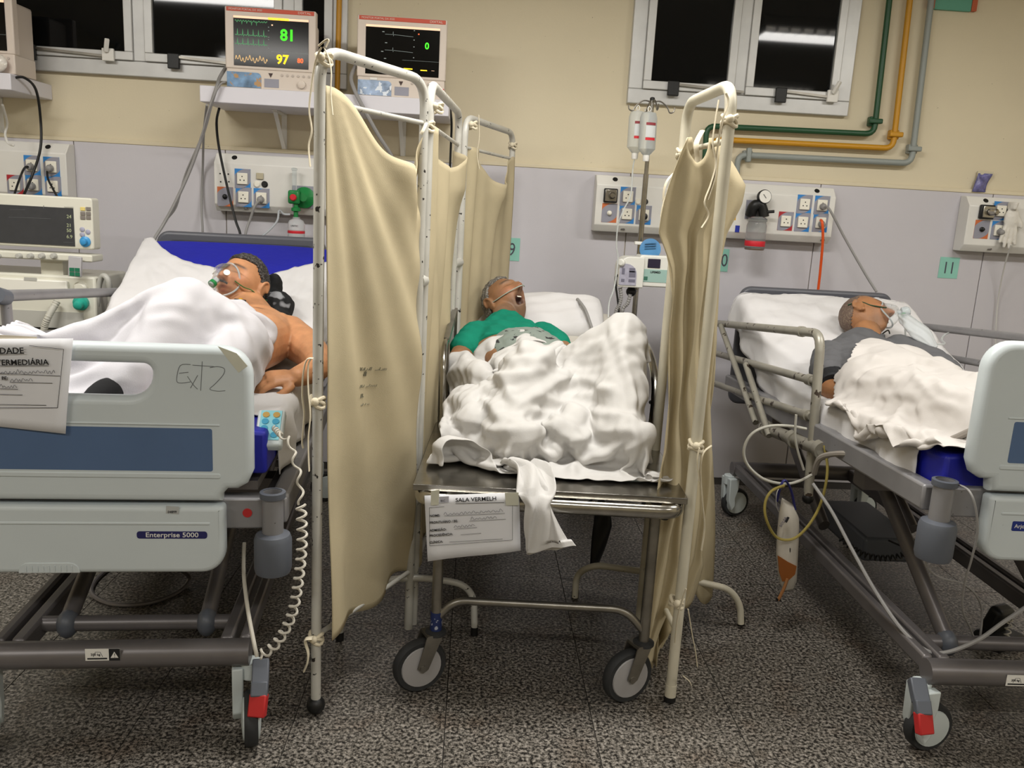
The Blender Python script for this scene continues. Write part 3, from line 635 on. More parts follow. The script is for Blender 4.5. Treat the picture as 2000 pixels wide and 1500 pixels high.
for sx in (x0 + .1, xb - .08):
    for sy in (.08, .3): 
        MB().cyl((sx, Yv + sy, .1), (sx, Yv + sy, .43), .02).build('leg', mvg, t); lathe_part(t, 'caster_wheel', RUBBER, [(.05, -.015), (.05, .015)], (sx, Yv + sy, .05), (1, 0, 0))
c0, c1 = V(112, 588, -.03), V(84, 650, -.06); hose = [c0, c0.lerp(c1, .5) + Vector((.0, -.02, 0)), c1, c1 + Vector((-.05, -.02, -.2)), c1 + Vector((-.1, .02, -.3))]
P = spline(hose, 14); MB().tube(P, [.014 + .0025 * (i % 2) for i in range(len(P))], 10).build('corrugated_hose', mat('hose_grey', 'BDBBB0', .5), t)

# ================================================================ drip stand with pump
mpump = mat('pump_white', 'DAD9D2', .4); mpteal = mat('pump_teal', '96B4AC', .45)
Yp = 4.22; pt = atY(1276, 195, Yp); xp = atY(1250, 480, Yp).x; ztop = pt.z
t = thing('drip_stand', 'chrome drip stand with a four hook top', 'drip stand', (xp, Yp, 0))
MB().cyl((xp, Yp, .08), (xp, Yp, ztop - .35), .0135).build('lower_pole', STEEL, t); MB().cyl((xp, Yp, ztop - .45), (xp, Yp, ztop), .0105).build('upper_pole', STEEL, t)
lathe_part(t, 'top_cap', BLACK, [(.012, 0), (.012, .012), (.006, .016)], (xp, Yp, ztop - .004))
for a in (180, 0, 95, 275):
    dx, dy = math.cos(math.radians(a)), math.sin(math.radians(a)) 
    MB().tube(spline([(xp, Yp, ztop - .012), (xp + dx * .04, Yp + dy * .04, ztop - .006), (xp + dx * .075, Yp + dy * .075, ztop - .03), (xp + dx * .09, Yp + dy * .09, ztop - .055), (xp + dx * .108, Yp + dy * .108, ztop - .05), (xp + dx * .113, Yp + dy * .113, ztop - .03)], 5), .0035, 8).build('hook', STEELD, t)
for i in range(5):
    a = i * 2 * PI / 5 + .3; e = (xp + .2 * math.cos(a), Yp + .2 * math.sin(a), .07); MB().beam((xp, Yp, .1), e, .028, .022).build('leg', STEELD, t)
    lathe_part(t, 'caster_wheel', RUBBER, [(.03, -.01), (.03, .01)], (e[0], e[1], .0301), (-math.sin(a), math.cos(a), 0), 14)
p = atY(1248, 475, Yp - .02); MB().span((p.x - .022, Yp - .03, p.z - .008), (p.x + .022, Yp - .005, p.z + .008)).build('cable_clip', WHITE, t, bevel=.003)
def iv_bottle(label, px0, py0, px1, py1, Y):
    a, b = atY(px0, py0, Y), atY(px1, py1, Y); t = thing('saline_bottle', label, 'bottle', (b.x, b.y, b.z), group='hanging saline bottles')
    ax = (a - b); h = ax.length; R = .041; bo = lathe_part(t, 'bottle', mfrost, [(.012, 0), (.02, .006), (R, .03), (R, h * .5), (R, h - .03), (R * .8, h - .006), (.006, h)], b, ax, 22)
    lathe_part(t, 'cap', WHITE, [(.014, 0), (.016, .012), (.016, .028)], b - ax.normalized() * .026, ax, 14)
    MB().tube(spline([a - ax.normalized() * .004, a + Vector((.008, 0, .012)), a + Vector((0, 0, .024)), a + Vector((-.008, 0, .012)), a - ax.normalized() * .004], 5), .0022, 6).build('hanging_loop', WHITE, t)
    T = face_T(b, (1, 0, 0), ax); n = T.col[2].xyz
    for v0, v1, m in ((.34, .40, mredband), (.68, .74, mat('maroon_band', '8A3038', .5)), (.41, .67, mat('bottle_print', 'C9CCCC', .5))):
        q = MB(); q.grid(lambda u, v: b + ax * (v0 + (v1 - v0) * v) + (T.col[0].xyz * math.sin((u - .35) * 1.2) + n * math.cos((u - .35) * 1.2)) * (R + .0008), 6, 2); q.build('label_band', m, bo)
    return b - ax.normalized() * .03
B1 = iv_bottle('plump clear saline bottle hanging on the left hook', 1246, 216, 1240, 300, Yp - .01)
B2 = iv_bottle('clear saline bottle hanging nearest the drip stand pole', 1268, 218, 1262, 304, Yp - .085)
t = thing('infusion_pump', 'white and teal infusion pump clamped to the drip stand', 'pump', (xp, Yp - .08, 1.1))
Yq = Yp - .16
def Q(px, py): return atY(px, py, Yq)
a, b = Q(1251, 498), Q(1338, 564)
MB().prism([(x, Yq, z) for x, z in rrect(a.x, b.x, b.z, a.z, .012)], (0, .12, 0)).build('front_housing', mpump, t, bevel=.006)
a2, b2 = Q(1255, 525), Q(1330, 554); MB().span((a2.x, Yq - .002, b2.z), (b2.x, Yq + .002, a2.z)).build('teal_panel', mpteal, t)
a2, b2 = Q(1266, 505), Q(1289, 524); MB().span((a2.x, Yq - .004, b2.z), (b2.x, Yq + .002, a2.z)).build('display', mat('pump_display', '2A2438', .25), t, bevel=.002)
p = Q(1270, 533); text('print', 'LIFEMED', .0135, INK, t, face_T(p + Vector((0, -.0026, 0))), bold=.0003)
p = Q(1257, 547); MB().span((p.x, Yq - .003, p.z), (p.x + .018, Yq, p.z + .018)).build('sticker', mat('sticker_green', '3C6C5C', .5), t)
a, b = Q(1210, 500), Q(1252, 562)
MB().prism([(x, Yq - .02, z) for x, z in rrect(a.x, b.x + .004, b.z, a.z, [.004, .004, .004, .05])], (0, .13, 0)).build('side_housing', mpump, t, bevel=.008)
a2, b2 = Q(1210, 514), Q(1240, 557); pl = rrect(a2.x, b2.x, b2.z, a2.z, [.004, .004, .05, .004]); MB().prism([(x, Yq - .024, z) for x, z in pl], (0, .006, 0)).build('label_sheet', mat('pump_label', 'A6A4B4', .5, var=(60, .12)), t)
for (u, v, w, h) in ((.55, .62, .035, .02), (.55, .38, .04, .03), (.55, .15, .04, .014), (.12, .5, .018, .03), (.12, .15, .02, .014)):
    x, z = a2.x + u * (b2.x - a2.x), b2.z + v * (a2.z - b2.z); MB().span((x, Yq - .0248, z), (x + w * .8, Yq - .0238, z + h)).build('print_block', mat('print_grey', '6E6C7C', .6), t)
p = Q(1213, 512); lathe_part(t, 'round_knob', mpump, [(.015, -.02), (.018, .0), (.018, .012), (.012, .018)], (p.x, Yq - .02, p.z), (-.5, -1, 0), 18)
p = Q(1237, 572); MB().ball((p.x, Yq + .06, p.z), .026, 16, (1, 1, .95)).build('clamp_knob', BLACK, t)
MB().cyl((p.x, Yq + .06, p.z), (xp, Yp, p.z), .009).build('clamp_screw', STEELD, t)
def rib(path, R):
    P = spline(path, 16); return MB().tube(P, [R * (1.12 if i % 4 < 2 else .88) for i in range(len(P))], 10)
rib([Q(1211, 563), Q(1213, 580), Q(1209, 596), Q(1203, 610), Q(1204, 640)], .009).build('corrugated_cord', mplug, t); rib([Q(1231, 575), Q(1226, 592), Q(1216, 605), Q(1212, 640)], .009).build('corrugated_cord', mplug, t)
MB().tube(spline([Q(1210, 537), Q(1203, 541), Q(1203, 560), Q(1207, 590), Q(1211, 640)], 6), .005, 8).build('power_cord', mcab, t)
p = Q(1275, 486); t2 = thing('blue_dial_disc', 'blue round plastic disc propped above the infusion pump', 'disc', (p.x, Yq + .06, Q(1275, 498).z))
lathe_part(t2, 'disc', mat('disc_blue', '4C84B4', .4, var=(20, .2)), [(.045, 0), (.052, .003), (.052, .012), (.03, .016)], (p.x, Yq + .07, p.z - .006), (0, -1, .1), 24); 
for k in range(3): MB().beam((p.x - .03, Yq + .051, p.z - .004 + .012 * k), (p.x + .025, Yq + .051, p.z + .002 + .012 * k), .004, .003).build('rib', mat('disc_dark', '386488', .4), t2)
tube_m = mat('clear_tube', 'D4D8D6', .2, trans=.4, ior=1.2, alpha=.8)
cord('clear drip line from the saline bottle through the pump', [B1, atY(1236, 330, Yp - .04), atY(1232, 380, Yp - .1), atY(1218, 410, Yp - .2), atY(1207, 440, Yp - .2), atY(1204, 480, Yp - .2), atY(1207, 506, Yp - .2), atY(1200, 560, Yp - .24), atY(1190, 590, Yp - .3), atY(1188, 620, Yp - .34)], .0035, tube_m, 'drip_line', 'tube')
cord('clear oxygen tube from the green flowmeter to the mask', [HUM, HUM + Vector((-.03, -.01, .0)), atY(545, 412, 4.5), atY(541, 432, 4.45), atY(520, 455, 4.4), atY(495, 470, 4.32), atY(466, 479, 4.26), atY(450, 488, 4.18), atY(443, 510, 4.0), atY(436, 540, 3.72)], .0055, mat('tube_grey', 'B0B4B8', .3, alpha=.9), 'oxygen_tube', 'tube')
# ================================================================ hospital beds
def rig(ox, oy, deg):
    """Ray into a bed's frame: fix one local coordinate, get the point."""
    a = math.radians(deg); u = np.array([-math.sin(a), math.cos(a), 0]); r = np.array([math.cos(a), math.sin(a), 0]); o = np.array([ox, oy, 0.])
    def L(px, py, y=None, x=None, z=None):
        d = ray(px, py); c = np.array([0, 0, CAMH]) - o
        t = (y - c.dot(u)) / d.dot(u) if y is not None else (x - c.dot(r)) / d.dot(r) if x is not None else (z - CAMH) / d[2]
        p = c + t * d; return Vector((p.dot(r), p.dot(u), p[2]))
    def Wd(x, y, z): return Vector((ox + r[0] * x + u[0] * y, oy + r[1] * x + u[1] * y, z))
    L.world = Wd; L.o = (ox, oy); L.rot = a
    return L
LBED = rig(-.9595, 2.116, 5); RBED = rig(1.758, 2.15, 0); STR = rig(.25, 2.38, -2.5)
mboard = mat('bed_board', 'C4CCCE', .38, var=(3, .04), spots=(90, .78, '8A8C8A')); mslate = mat('board_inset_blue', '52698C', .45, var=(5, .06)); mroll = mat('roller_grey', '565A62', .42)
mmatt = mat('mattress_blue', '1B219A', .45, bump=(40, .1), var=(6, .12)); mbase = mat('base_grey', '6E6A6A', .38, .4, var=(9, .1)); mnavy = mat('navy_plate', '24245A', .4); mbrake = mat('brake_red', 'B02828', .4); mbgreen = mat('brake_green', '145C30', .4)
mcover = mat('caster_cover', 'C2CACA', .4); mchip = mat('chipped_rail_paint', '9C988C', .4, .3, var=(12, .15), spots=(24, .64, '40352C'))
mdkrail = mat('headboard_grey', '55565C', .4)
def mattress_profile(y0, yh, ye, zf, zh, ze):
    """Top line of the mattress: foot, hinge, head (rounded at the hinge)."""
    return fillet([(0, y0, zf), (0, yh, zh), (0, ye, ze)], .14, 8)
def sweep_profile(mb, P, x0, x1, th, nx=9, crown=.012):
    """A slab of thickness th under the line P."""
    N = []
    for i in range(len(P)):
        a, b = P[max(i - 1, 0)], P[min(i + 1, len(P) - 1)]; d = (b - a).normalized(); N.append(Vector((0, -d.z, d.y)))
    ring = []
    for (p, n) in zip(P, N):
        row = []
        for j in range(nx):
            u = j / (nx - 1); row.append(Vector((x0 + (x1 - x0) * u, p.y, p.z)) - n * (crown * (2 * u - 1) ** 4))
        for j in range(nx): row.append(Vector((x1 + (x0 - x1) * j / (nx - 1), p.y, p.z)) - n * (th - .0))
        ring.append(row)
    m = 2 * nx; vs = [v for r in ring for v in r]; fs = []
    for i in range(len(ring) - 1):
        for j in range(m): fs.append((i * m + j, i * m + (j + 1) % m, (i + 1) * m + (j + 1) % m, (i + 1) * m + j))
    fs += [tuple(range(m - 1, -1, -1)), tuple(range((len(ring) - 1) * m, len(ring) * m))]
    return mb.add(vs, fs)
def caster(t, x, y, ang, side, pedal):
    """One braked caster: white cover, dark wheel, pedal; ang turns the wheel about the vertical."""
    Rz = Matrix.Rotation(ang, 4, 'Z'); T = Matrix.Translation((x, y, 0)) @ Rz
    w = MB(); w.T = T; w.lathe([(.045, -.016), (.07, -.018), (.075, -.01), (.075, .01), (.07, .018), (.045, .016)], (.04, 0, .0755), (0, 1, 0), 28); wo = w.build('caster_wheel', RUBBER, t)
    for s in (-1, 1):
        h = MB(); h.T = T; h.lathe([(.058, 0), (.056, .006), (.02, .01), (.002, .011)], (.04, s * .016, .0755), (0, s, 0), 26); h.build('hub_disc', mcover, wo)
    c = MB(); c.T = T; c.prism([(-.035, 0, .215), (.02, 0, .215), (.02, 0, .16), (.005, 0, .11), (.012, 0, .075), (-.008, 0, .045), (-.03, 0, .1)], (0, .03, 0)); c.T = T @ Matrix.Translation((0, -.05, 0)); c.prism([(-.035, 0, .215), (.02, 0, .215), (.02, 0, .16), (.005, 0, .11), (.012, 0, .075), (-.008, 0, .045), (-.03, 0, .1)], (0, .03, 0))
    c.T = T; c.lathe([(.028, 0), (.028, .05)], (-.008, 0, .175)); c.build('fork_cover', mcover, t, bevel=.004)
    if pedal:
        b = MB(); b.T = Matrix.Translation((x + side * .035, y - .06, 0)); b.beam((-side * .005, .05, .235), (0, 0, .19), .045, .03); b.beam((0, 0, .2), (0, -.02, .165), .045, .024); pd_ = b.build('brake_lever', mroll, t, bevel=.004)
        b = MB(); b.T = Matrix.Translation((x + side * .035, y - .06, 0)); b.beam((0, -.014, .172), (-side * .004, -.035, .115), .047, .026); b.build('red_pedal_tip', mbrake, pd_, bevel=.004)
def make_bed(label, L, Hd, matt, base_x, wheel_ang, pedal_sides, logo):
    t = thing('hospital_bed', label, 'bed', (L.o[0], L.o[1], 0), L.rot, group='hospital beds', world=False)
    # footboard, in the plane y = 0
    F = face_T((0, -.0, 0)); hw = .40
    up = rrect(-hw, hw, Hd + .055, Hd + .414, [.055, .055, .075, .075], 8)
    lower = []
    for (x, z) in up: lower.append((x, z))
    outline = [(-.33, Hd + .0), (.32, Hd + .0), (.322, Hd + .02), (.335, Hd + .035), (.36, Hd + .035), (.385, Hd + .05), (.40, Hd + .085)] + [p for p in rrect(-hw, hw, Hd + .1, Hd + .414, [0, 0, .075, .075], 8) if p[1] > Hd + .11] + [(-.40, Hd + .085), (-.385, Hd + .05), (-.36, Hd + .035), (-.335, Hd + .035)]
    cut = rrect(-.155, .155, Hd + .278, Hd + .364, [.06, .06, .022, .022], 7)
    fb = plate('footboard', [outline, cut], .052, .02, mboard, t, F, 4)
    MB().prism([(x, -.0265, z) for x, z in rrect(-.30, .30, Hd + .085, Hd + .2, .006)], (0, .004, 0)).build('blue_inset', mslate, fb)
    MB().prism([(x, -.0285, z) for x, z in rrect(-.32, .32, Hd + .065, Hd + .08, .006)], (0, .008, 0)).build('lower_ridge', mboard, fb, bevel=.003)
    MB().prism([(x, -.0285, z) for x, z in rrect(-.32, .32, Hd + .206, Hd + .213, .003)], (0, .008, 0)).build('upper_ridge', mboard, fb, bevel=.003)
    ls = plate('linen_shelf_front', [rrect(-.325, .325, Hd - .2, Hd - .012, [.06, .06, .012, .012], 7)], .05, .014, mboard, t, F, 3)
    MB().prism([(x, -.027, z) for x, z in rrect(-.29, .29, Hd - .064, Hd - .055, .003)], (0, .006, 0)).build('groove', mboard, ls, bevel=.003)
    for gx in (-.115,):
        g = MB(); pts = rrect(gx - .075, gx + .075, Hd - .197, Hd - .168, [0, 0, .025, .025], 6); g.prism([(x, -.0275, z) for x, z in pts], (0, .006, 0)); gg = g.build('grip_lip', mboard, ls, bevel=.002)
        for k in range(9): MB().box((gx - .056 + .014 * k, -.028, Hd - .184), (.003, .003, .016)).build('grip_rib', mboard, gg)
    if logo:
        MB().prism([(x, -.0262, z) for x, z in rrect(logo[1], logo[2], Hd - .101, Hd - .081, .007)], (0, .003, 0)).build('name_plate', mnavy, ls)
        text('print', logo[0], .0185, WHITE, ls, face_T(((logo[1] + logo[2]) / 2, -.0266, Hd - .0965)), align='CENTER', xs=1.12, bold=.0001)
    # end frame, corner posts, rollers
    MB().span((-.44, .02, Hd - .092), (.44, .075, Hd - .005)).build('end_rail', GREYPAINT, t, bevel=.006)
    for s in (-1, 1):
        x = .447 * s
        MB().lathe([(.028, 0), (.028, .11), (.033, .112), (.033, .125), (.024, .126), (.024, .09)], (x, .0, Hd - .105), n=22).build('corner_post', GREYPAINT, t)
        MB().lathe([(.0335, 0), (.034, .004), (.034, .016), (.025, .018), (.025, .0)], (x, .0, Hd + .006), n=22).build('post_rim', mroll, t)
        MB().lathe([(.03, 0), (.046, .006), (.05, .02), (.05, .1), (.045, .114), (.03, .12)], (x, .0, Hd - .212), n=26).build('bumper_roller', mroll, t)
        MB().beam((s * .455, .04, Hd - .045), (s * .455, 1.95, Hd - .115), .05, .075).build('side_rail', GREYPAINT, t, bevel=.008)
        MB().beam((s * .41, .06, Hd - .07), (s * .41, 1.95, Hd - .145), .03, .05).build('inner_rail', mbase, t, bevel=.004)
    # deck, mattress
    P = mattress_profile(*matt); top = [Vector(p) for p in P]
    sweep_profile(MB(), top, -.425, .425, .13).build('mattress', mmatt, t, bevel=.012, seg=3, smooth=50)
    dk = [Vector((0, p.y, p.z - .15)) for p in top]; sweep_profile(MB(), dk, -.40, .40, .025, 3, 0).build('deck', mbase, t)
    MB().span((-.42, .5, Hd - .18), (.42, .58, Hd - .11)).build('deck_crossbar', mbase, t); MB().span((-.42, 1.4, Hd - .22), (.42, 1.48, Hd - .16)).build('deck_crossbar', mbase, t)
    # headboard
    ye, ze = matt[2] + .1, matt[5]
    hb = [rrect(-.40, .40, .55, ze + .035, [.05, .05, .06, .06], 6), rrect(-.34, .34, ze - .14, ze - .02, .03, 4)]
    plate('headboard', hb, .045, .016, mdkrail, t, face_T((0, ye, 0)), 3)
    # base
    bx0, bx1 = base_x
    MB().tube([(bx0, 0, .255), (bx1, 0, .255)], .037, 18).build('front_base_tube', mbase, t); MB().tube([(bx0, 1.9, .255), (bx1, 1.9, .255)], .037, 14).build('rear_base_tube', mbase, t)
    for s, x in ((1, bx0), (-1, bx1)):
        MB().beam((x + s * .02, .03, .262), (x + s * .02, 1.88, .262), .03, .05).build('base_rail', mbase, t, bevel=.008)
        MB().beam((x + s * .07, .03, .255), (x + s * .07, 1.88, .255), .035, .06).build('base_rail', mbase, t, bevel=.008)
        ax = x + s * .15
        MB().tube([(ax, .16, .27), (ax, .8, Hd - .14)], .03, 12, flat=(.75, 1)).build('lift_arm', mbase, t); MB().tube([(ax, 1.1, .27), (ax, 1.72, Hd - .2)], .03, 12, flat=(.75, 1)).build('lift_arm', mbase, t)
        MB().ball((ax, .16, .262), .042, 14, (.7, 1, 1)).build('arm_pivot', mroll, t)
        for yy, w in ((0, wheel_ang), (1.9, .3)): caster(t, x, yy, w, -s, yy == 0 and (-s) in pedal_sides)
    MB().tube([(bx0 + .08, .16, .262), (bx1 - .08, .16, .262)], .022, 12).build('pivot_tube', mbase, t)
    MB().span(((bx0 + bx1) / 2 - .11, .9, .2), ((bx0 + bx1) / 2 + .11, 1.35, .3)).build('motor_box', mroll, t, bevel=.015)
    return t
LM = (.05, 1.12, 2.0, .885, .845, 1.262); RM = (.05, 1.22, 2.02, .90, .825, 1.132)
bl = make_bed('grey hospital bed on the left with a blue mattress', LBED, .70, LM, (-.30, .385), math.radians(-80), (1,), ('Enterprise 5000', .105, .282))
br = make_bed('grey hospital bed on the right with chipped side rail', RBED, .81, RM, (-.41, .27), math.radians(12), (-1,), None)
# badges on the right bed, red dot, stickers
def stick(name, t, L, px, py, y, w, h, m, rot=0.):
    p = L(px, py, y=y); return MB().box((p.x, y, p.z), (w, .0016, h), (0, rot, 0)).build(name, m, t)
p = LBED(483, 1002, y=.018); lathe_part(bl, 'red_dot', mbrake, [(.0125, 0), (.0125, .002)], (p.x, .0195, p.z), (0, -1, 0), 18)
p = LBED(337, 996, y=-.026); k = stick('asset_sticker', bl, LBED, 337, 996, -.0262, .032, .02, mat('sticker_silver', 'AEB0AE', .4), math.radians(4)); text('print', '04899', .009, INK, k, face_T((p.x - .012, -.0274, p.z - .008)))
mbp = mat('brand_blue', '20307A', .4)
p = RBED(1992, 1028, y=-.026); MB().prism([(x, -.0262, z) for x, z in rrect(p.x - .022, p.x + .16, p.z - .014, p.z + .014, .004)], (0, .003, 0)).build('name_plate', mbp, br); text('print', 'Arjo', .016, WHITE, br, face_T((p.x - .016, -.0266, p.z - .005)))
for L, t, px, py in ((LBED, bl, 201, 1278), (RBED, br, 1994, 1329)):
    p = L(px, py, y=-.036); w = .088; k = MB().box((p.x, -.0375, p.z), (w, .0014, .034)).build('weight_label', WHITE, t)
    MB().box((p.x + .03, -.0384, p.z), (.028, .0012, .034)).build('warning_patch', INK, k); MB().prism([(p.x + .02, -.0392, p.z - .009), (p.x + .04, -.0392, p.z - .009), (p.x + .03, -.0392, p.z + .009)], (0, .0006, 0)).build('warning_triangle', WHITE, k)
    text('exclamation_mark', '!', .017, INK, k, face_T((p.x + .0285, -.0396, p.z - .0075)), depth=.0001); text('print', '200 kg', .009, INK, k, face_T((p.x - .03, -.0386, p.z - .002))); MB().box((p.x - .014, -.0384, p.z - .011), (.05, .001, .004)).build('print_line', INK, k)
    strokes('print_outline', [[(-.024, -.006), (-.018, .008), (-.006, .008), (0, -.006)]], .0006, INK, k, face_T((p.x, -.0384, p.z)))
p = LBED(440, 720, y=-.026)
# pencil scrawl EXT 2 and old tape on the left footboard
def pline(L, pts, y): return [tuple(L(a, b, y=y)) for a, b in pts]
b = MB()
for s in ([(372, 712), (352, 714), (345, 740), (350, 748), (372, 746)], [(350, 729), (368, 727)], [(366, 735), (378, 752), (386, 760)], [(386, 733), (372, 758)], [(376, 713), (418, 716)], [(395, 706), (392, 763)], [(410, 718), (425, 716), (438, 720), (436, 732), (420, 750), (410, 760), (425, 764), (440, 763)]):
    b.tube(spline(pline(LBED, s, -.0263), 4), .0009, 5)
b.build('pencil_scrawl', mat('graphite', '6C7072', .7), bl)
mtape = mat('old_tape', 'C6C5B4', .6, var=(20, .08))
b = MB(); q = [LBED(a, c, y=-.0268) for a, c in ((425, 676), (462, 690), (484, 715), (466, 728), (448, 706))]; b.prism(q, (0, .001, 0)); b.build('old_tape', mtape, bl)
q = [LBED(a, c, y=-.0275) for a, c in ((-2, 654), (72, 658), (70, 668), (62, 678), (40, 681), (-2, 678))]; MB().prism(q, (0, .0012, 0)).build('paper_tape', mat('paper_tape', 'D8CFBC', .7), bl)
# handset guard rails
def rail(t, name, pts, r, m, n=12): return MB().tube(fillet(pts, .07), r, n).build(name, m, t)
g = thing('bed_guard_rail', 'chipped grey side guard rail on the near side of the right bed', 'guard rail', (RBED.o[0] - .48, RBED.o[1] + .85, .5), 0, group='bed guard rails')
R_ = lambda x, y, z: RBED.world(x, y, z)
def grail(name, a, b, r=.0165): 
    o = MB().tube([a, b], r, 12).build(name, mchip, g)
    d = (a - b).normalized()
    return o
top = [R_(-.475, 2.2, .958), R_(-.475, .985, 1.092), R_(-.475, .845, 1.02), R_(-.475, .80, .50)]
rail(g, 'top_bar_and_post', [top[0], R_(-.475, .875, 1.104), top[3]], .0175, mchip, 14)
for (ya, za, yb, zb) in ((2.2, .80, .86, .925), (2.15, .645, .86, .79)):
    o = grail('rail_bar', R_(-.475, ya, za), R_(-.475, yb, zb)); d = (R_(-.475, ya, za) - R_(-.475, yb, zb)).normalized()
    MB().cyl(R_(-.475, yb, zb) + d * .03, R_(-.475, yb, zb) + d * .075, .022).build('collar', mchip, g)
a = R_(-.475, .985, 1.092); d = (top[0] - a).normalized(); MB().cyl(a + d * .06, a + d * .09, .021).build('collar', mchip, g)
for (ya, za, yb, zb) in ((2.05, .965, 1.38, .63), (1.6, .85, 1.2, .62)): MB().tube([R_(-.5, ya, za), R_(-.5, yb, zb)], .014, 10).build('stay', mchip, g)
MB().tube([R_(-.475, 1.34, .62), R_(-.475, .72, .70)], .026, 12).build('pivot_bar', mchip, g)
for yy, zz in ((1.3, .625), (1.0, .664), (.74, .697)): MB().cyl(R_(-.475, yy - .02, zz), R_(-.475, yy + .02, zz), .034, 16).build('pivot_collar', mchip, g)
MB().ball(R_(-.475, .80, .49), .022, 12).build('foot_plug', BLACK, g)
g2 = thing('bed_guard_rail', 'grey side guard rail on the far side of the right bed', 'guard rail', (RBED.o[0] + .48, RBED.o[1] + .9, .6), 0, group='bed guard rails')
rail(g2, 'top_bar_and_post', [R_(.475, 2.0, 1.02), R_(.475, .75, 1.125), R_(.475, .72, .7)], .0175, GREYPAINT)
for z in (.13, .27): MB().tube([R_(.475, 2.0, 1.02 - z), R_(.475, .75, 1.12 - z)], .0155, 10).build('rail_bar', GREYPAINT, g2)
g3 = thing('bed_guard_rail', 'grey side guard rail on the far side of the left bed', 'guard rail', (LBED.world(-.475, .6, .6)), 0, group='bed guard rails')
L_ = lambda x, y, z: LBED.world(x, y, z)
MB().tube([L_(-.475, 1.9, 1.018), L_(-.475, .63, 1.139)], .019, 14).build('top_bar', GREYPAINT, g3)
MB().cyl(L_(-.475, .66, 1.13), L_(-.475, .6, 1.145), .026, 16).build('bar_end', mroll, g3); MB().tube([L_(-.475, .66, 1.13), L_(-.475, .68, .62)], .017, 10).build('post', GREYPAINT, g3)
for z in (.14, .28): MB().tube([L_(-.475, 1.9, 1.018 - z), L_(-.475, .66, 1.13 - z)], .015, 10).build('rail_bar', GREYPAINT, g3)
# paper notice on the left footboard
t = thing('paper_notice', 'printed admission sheet taped to the left bed footboard', 'notice', LBED.world(-.05, -.03, .9), LBED.rot, group='taped paper notices', world=False)
ox, oy, oz = -.05, -.03, .9
def nl(px, py, y=-.031): p = LBED(px, py, y=y); return Vector((p.x - ox, p.y - oy, p.z - oz))
A, B_, C, D = nl(-42, 662), nl(143, 661), nl(130, 846), nl(-46, 828)
b = MB(); b.grid(lambda u, v: (A.lerp(B_, u)).lerp(D.lerp(C, u), v) + Vector((0, -.006 * math.sin(v * 2.2) * (.3 + u), 0)), 8, 10); pb_ = b.build('sheet', PAPER, t); pb_.modifiers.new('s', 'SOLIDIFY').thickness = .0006
rt = (B_ - A).normalized(); dn = (D - A).normalized()
def NT(px, py): p = nl(px, py); return face_T(p + Vector((0, -.0085, 0)), rt, -dn)
text('print', 'UNIDADE', .021, INK, pb_, NT(50, 689), align='RIGHT', bold=.0002); text('print', 'INTERMEDIÁRIA', .0195, INK, pb_, NT(98, 711), align='RIGHT', bold=.0002)
text('print', 'PRONTUÁRIO / BE:', .0115, INK, pb_, NT(19, 740), align='RIGHT', bold=.0001)
b = MB()
for (x0, y0, x1, y1) in ((-20, 691, 50, 689), (-25, 713, 98, 713), (-20, 727, 120, 733), (22, 745, 105, 747), (-20, 757, 38, 759), (-20, 768, 47, 770), (-20, 788, 93, 790), (-44, 795, 115, 795), (115, 795, 127, 681), (127, 681, 60, 674)): b.tube([nl(x0, y0) + Vector((0, -.0085, 0)), nl(x1, y1) + Vector((0, -.0085, 0))], .0006, 4)
b.build('ruled_lines', INK, pb_)
T = NT(-20, 730); strokes('handwriting', [scribble(0, 0, .155, .009, 34, 3)], .0005, PEN, pb_, T); strokes('handwriting', [scribble(0, 0, .05, .008, 12, 4)], .0005, PEN, pb_, NT(24, 744)); strokes('handwriting', [scribble(0, 0, .04, .008, 10, 5)], .0005, PEN, pb_, NT(2, 757))
# control handset hung over the foot of the left mattress, with its curly cord
hp = LBED.world(.425, .11, .862); t = thing('bed_control_handset', 'white bed control handset with cyan keys at the left bed corner', 'handset', hp, LBED.rot, world=False)
Th = Matrix.Rotation(math.radians(38), 4, 'X'); 
def hb_(mb): mb.T = Th; return mb
hb_(MB()).box((0, 0, 0), (.075, .125, .028)).build('shell', mcover, t, bevel=.008, seg=3)
pn = hb_(MB()).box((0, .006, .0145), (.056, .1, .002)).build('key_panel', mat('cyan_panel', '8ED0DC', .4), t)
for i in range(4):
    for j in range(2):
        k = hb_(MB()); k.lathe([(.0095, 0), (.0095, .002)], (-.014 + .028 * j, -.028 + .023 * i, .0152), (0, 0, 1), 14); k.build('key', mat('key_cyan', '3C9CC0', .4) if i < 3 else mat('key_gold', 'C09A50', .4), pn)
W_ = LBED.world
mcoil = mat('cord_cream', 'B9B4A8', .5)
t = thing('curly_cord', 'cream curly handset cord looping down beside the left bed', 'cord', hp, world=True)
P1 = [atY(536, 836, 2.2), atY(548, 850, 2.17), atY(566, 862, 2.12), atY(576, 900, 2.08), atY(585, 935, 2.06), atY(588, 985, 2.04)]
coil([P1[0], P1[1]], .006, .0028, 4, mcoil).build('tight_coil', mcoil, t); coil(P1[1:], .007, .0032, 4.5, mcoil).build('stretched_coil', mcoil, t)
P2 = [P1[-1], atY(590, 1060, 2.03), atY(582, 1140, 2.03), atY(570, 1200, 2.03), atY(548, 1245, 2.03), atY(528, 1268, 2.03), atY(505, 1280, 2.03)]
coil(P2, .0115, .0036, 17, mcoil).build('curly_coil', mcoil, t)
MB().tube(spline([atY(502, 1282, 2.03), atY(496, 1255, 2.04), atY(484, 1190, 2.1), atY(476, 1120, 2.2), atY(477, 1060, 2.26)], 6), .0055, 8).build('plain_cord', mcoil, t)
t = thing('floor_cable', 'grey cable lying in a loop under the left bed', 'cable', atZ(350, 1140, 0))
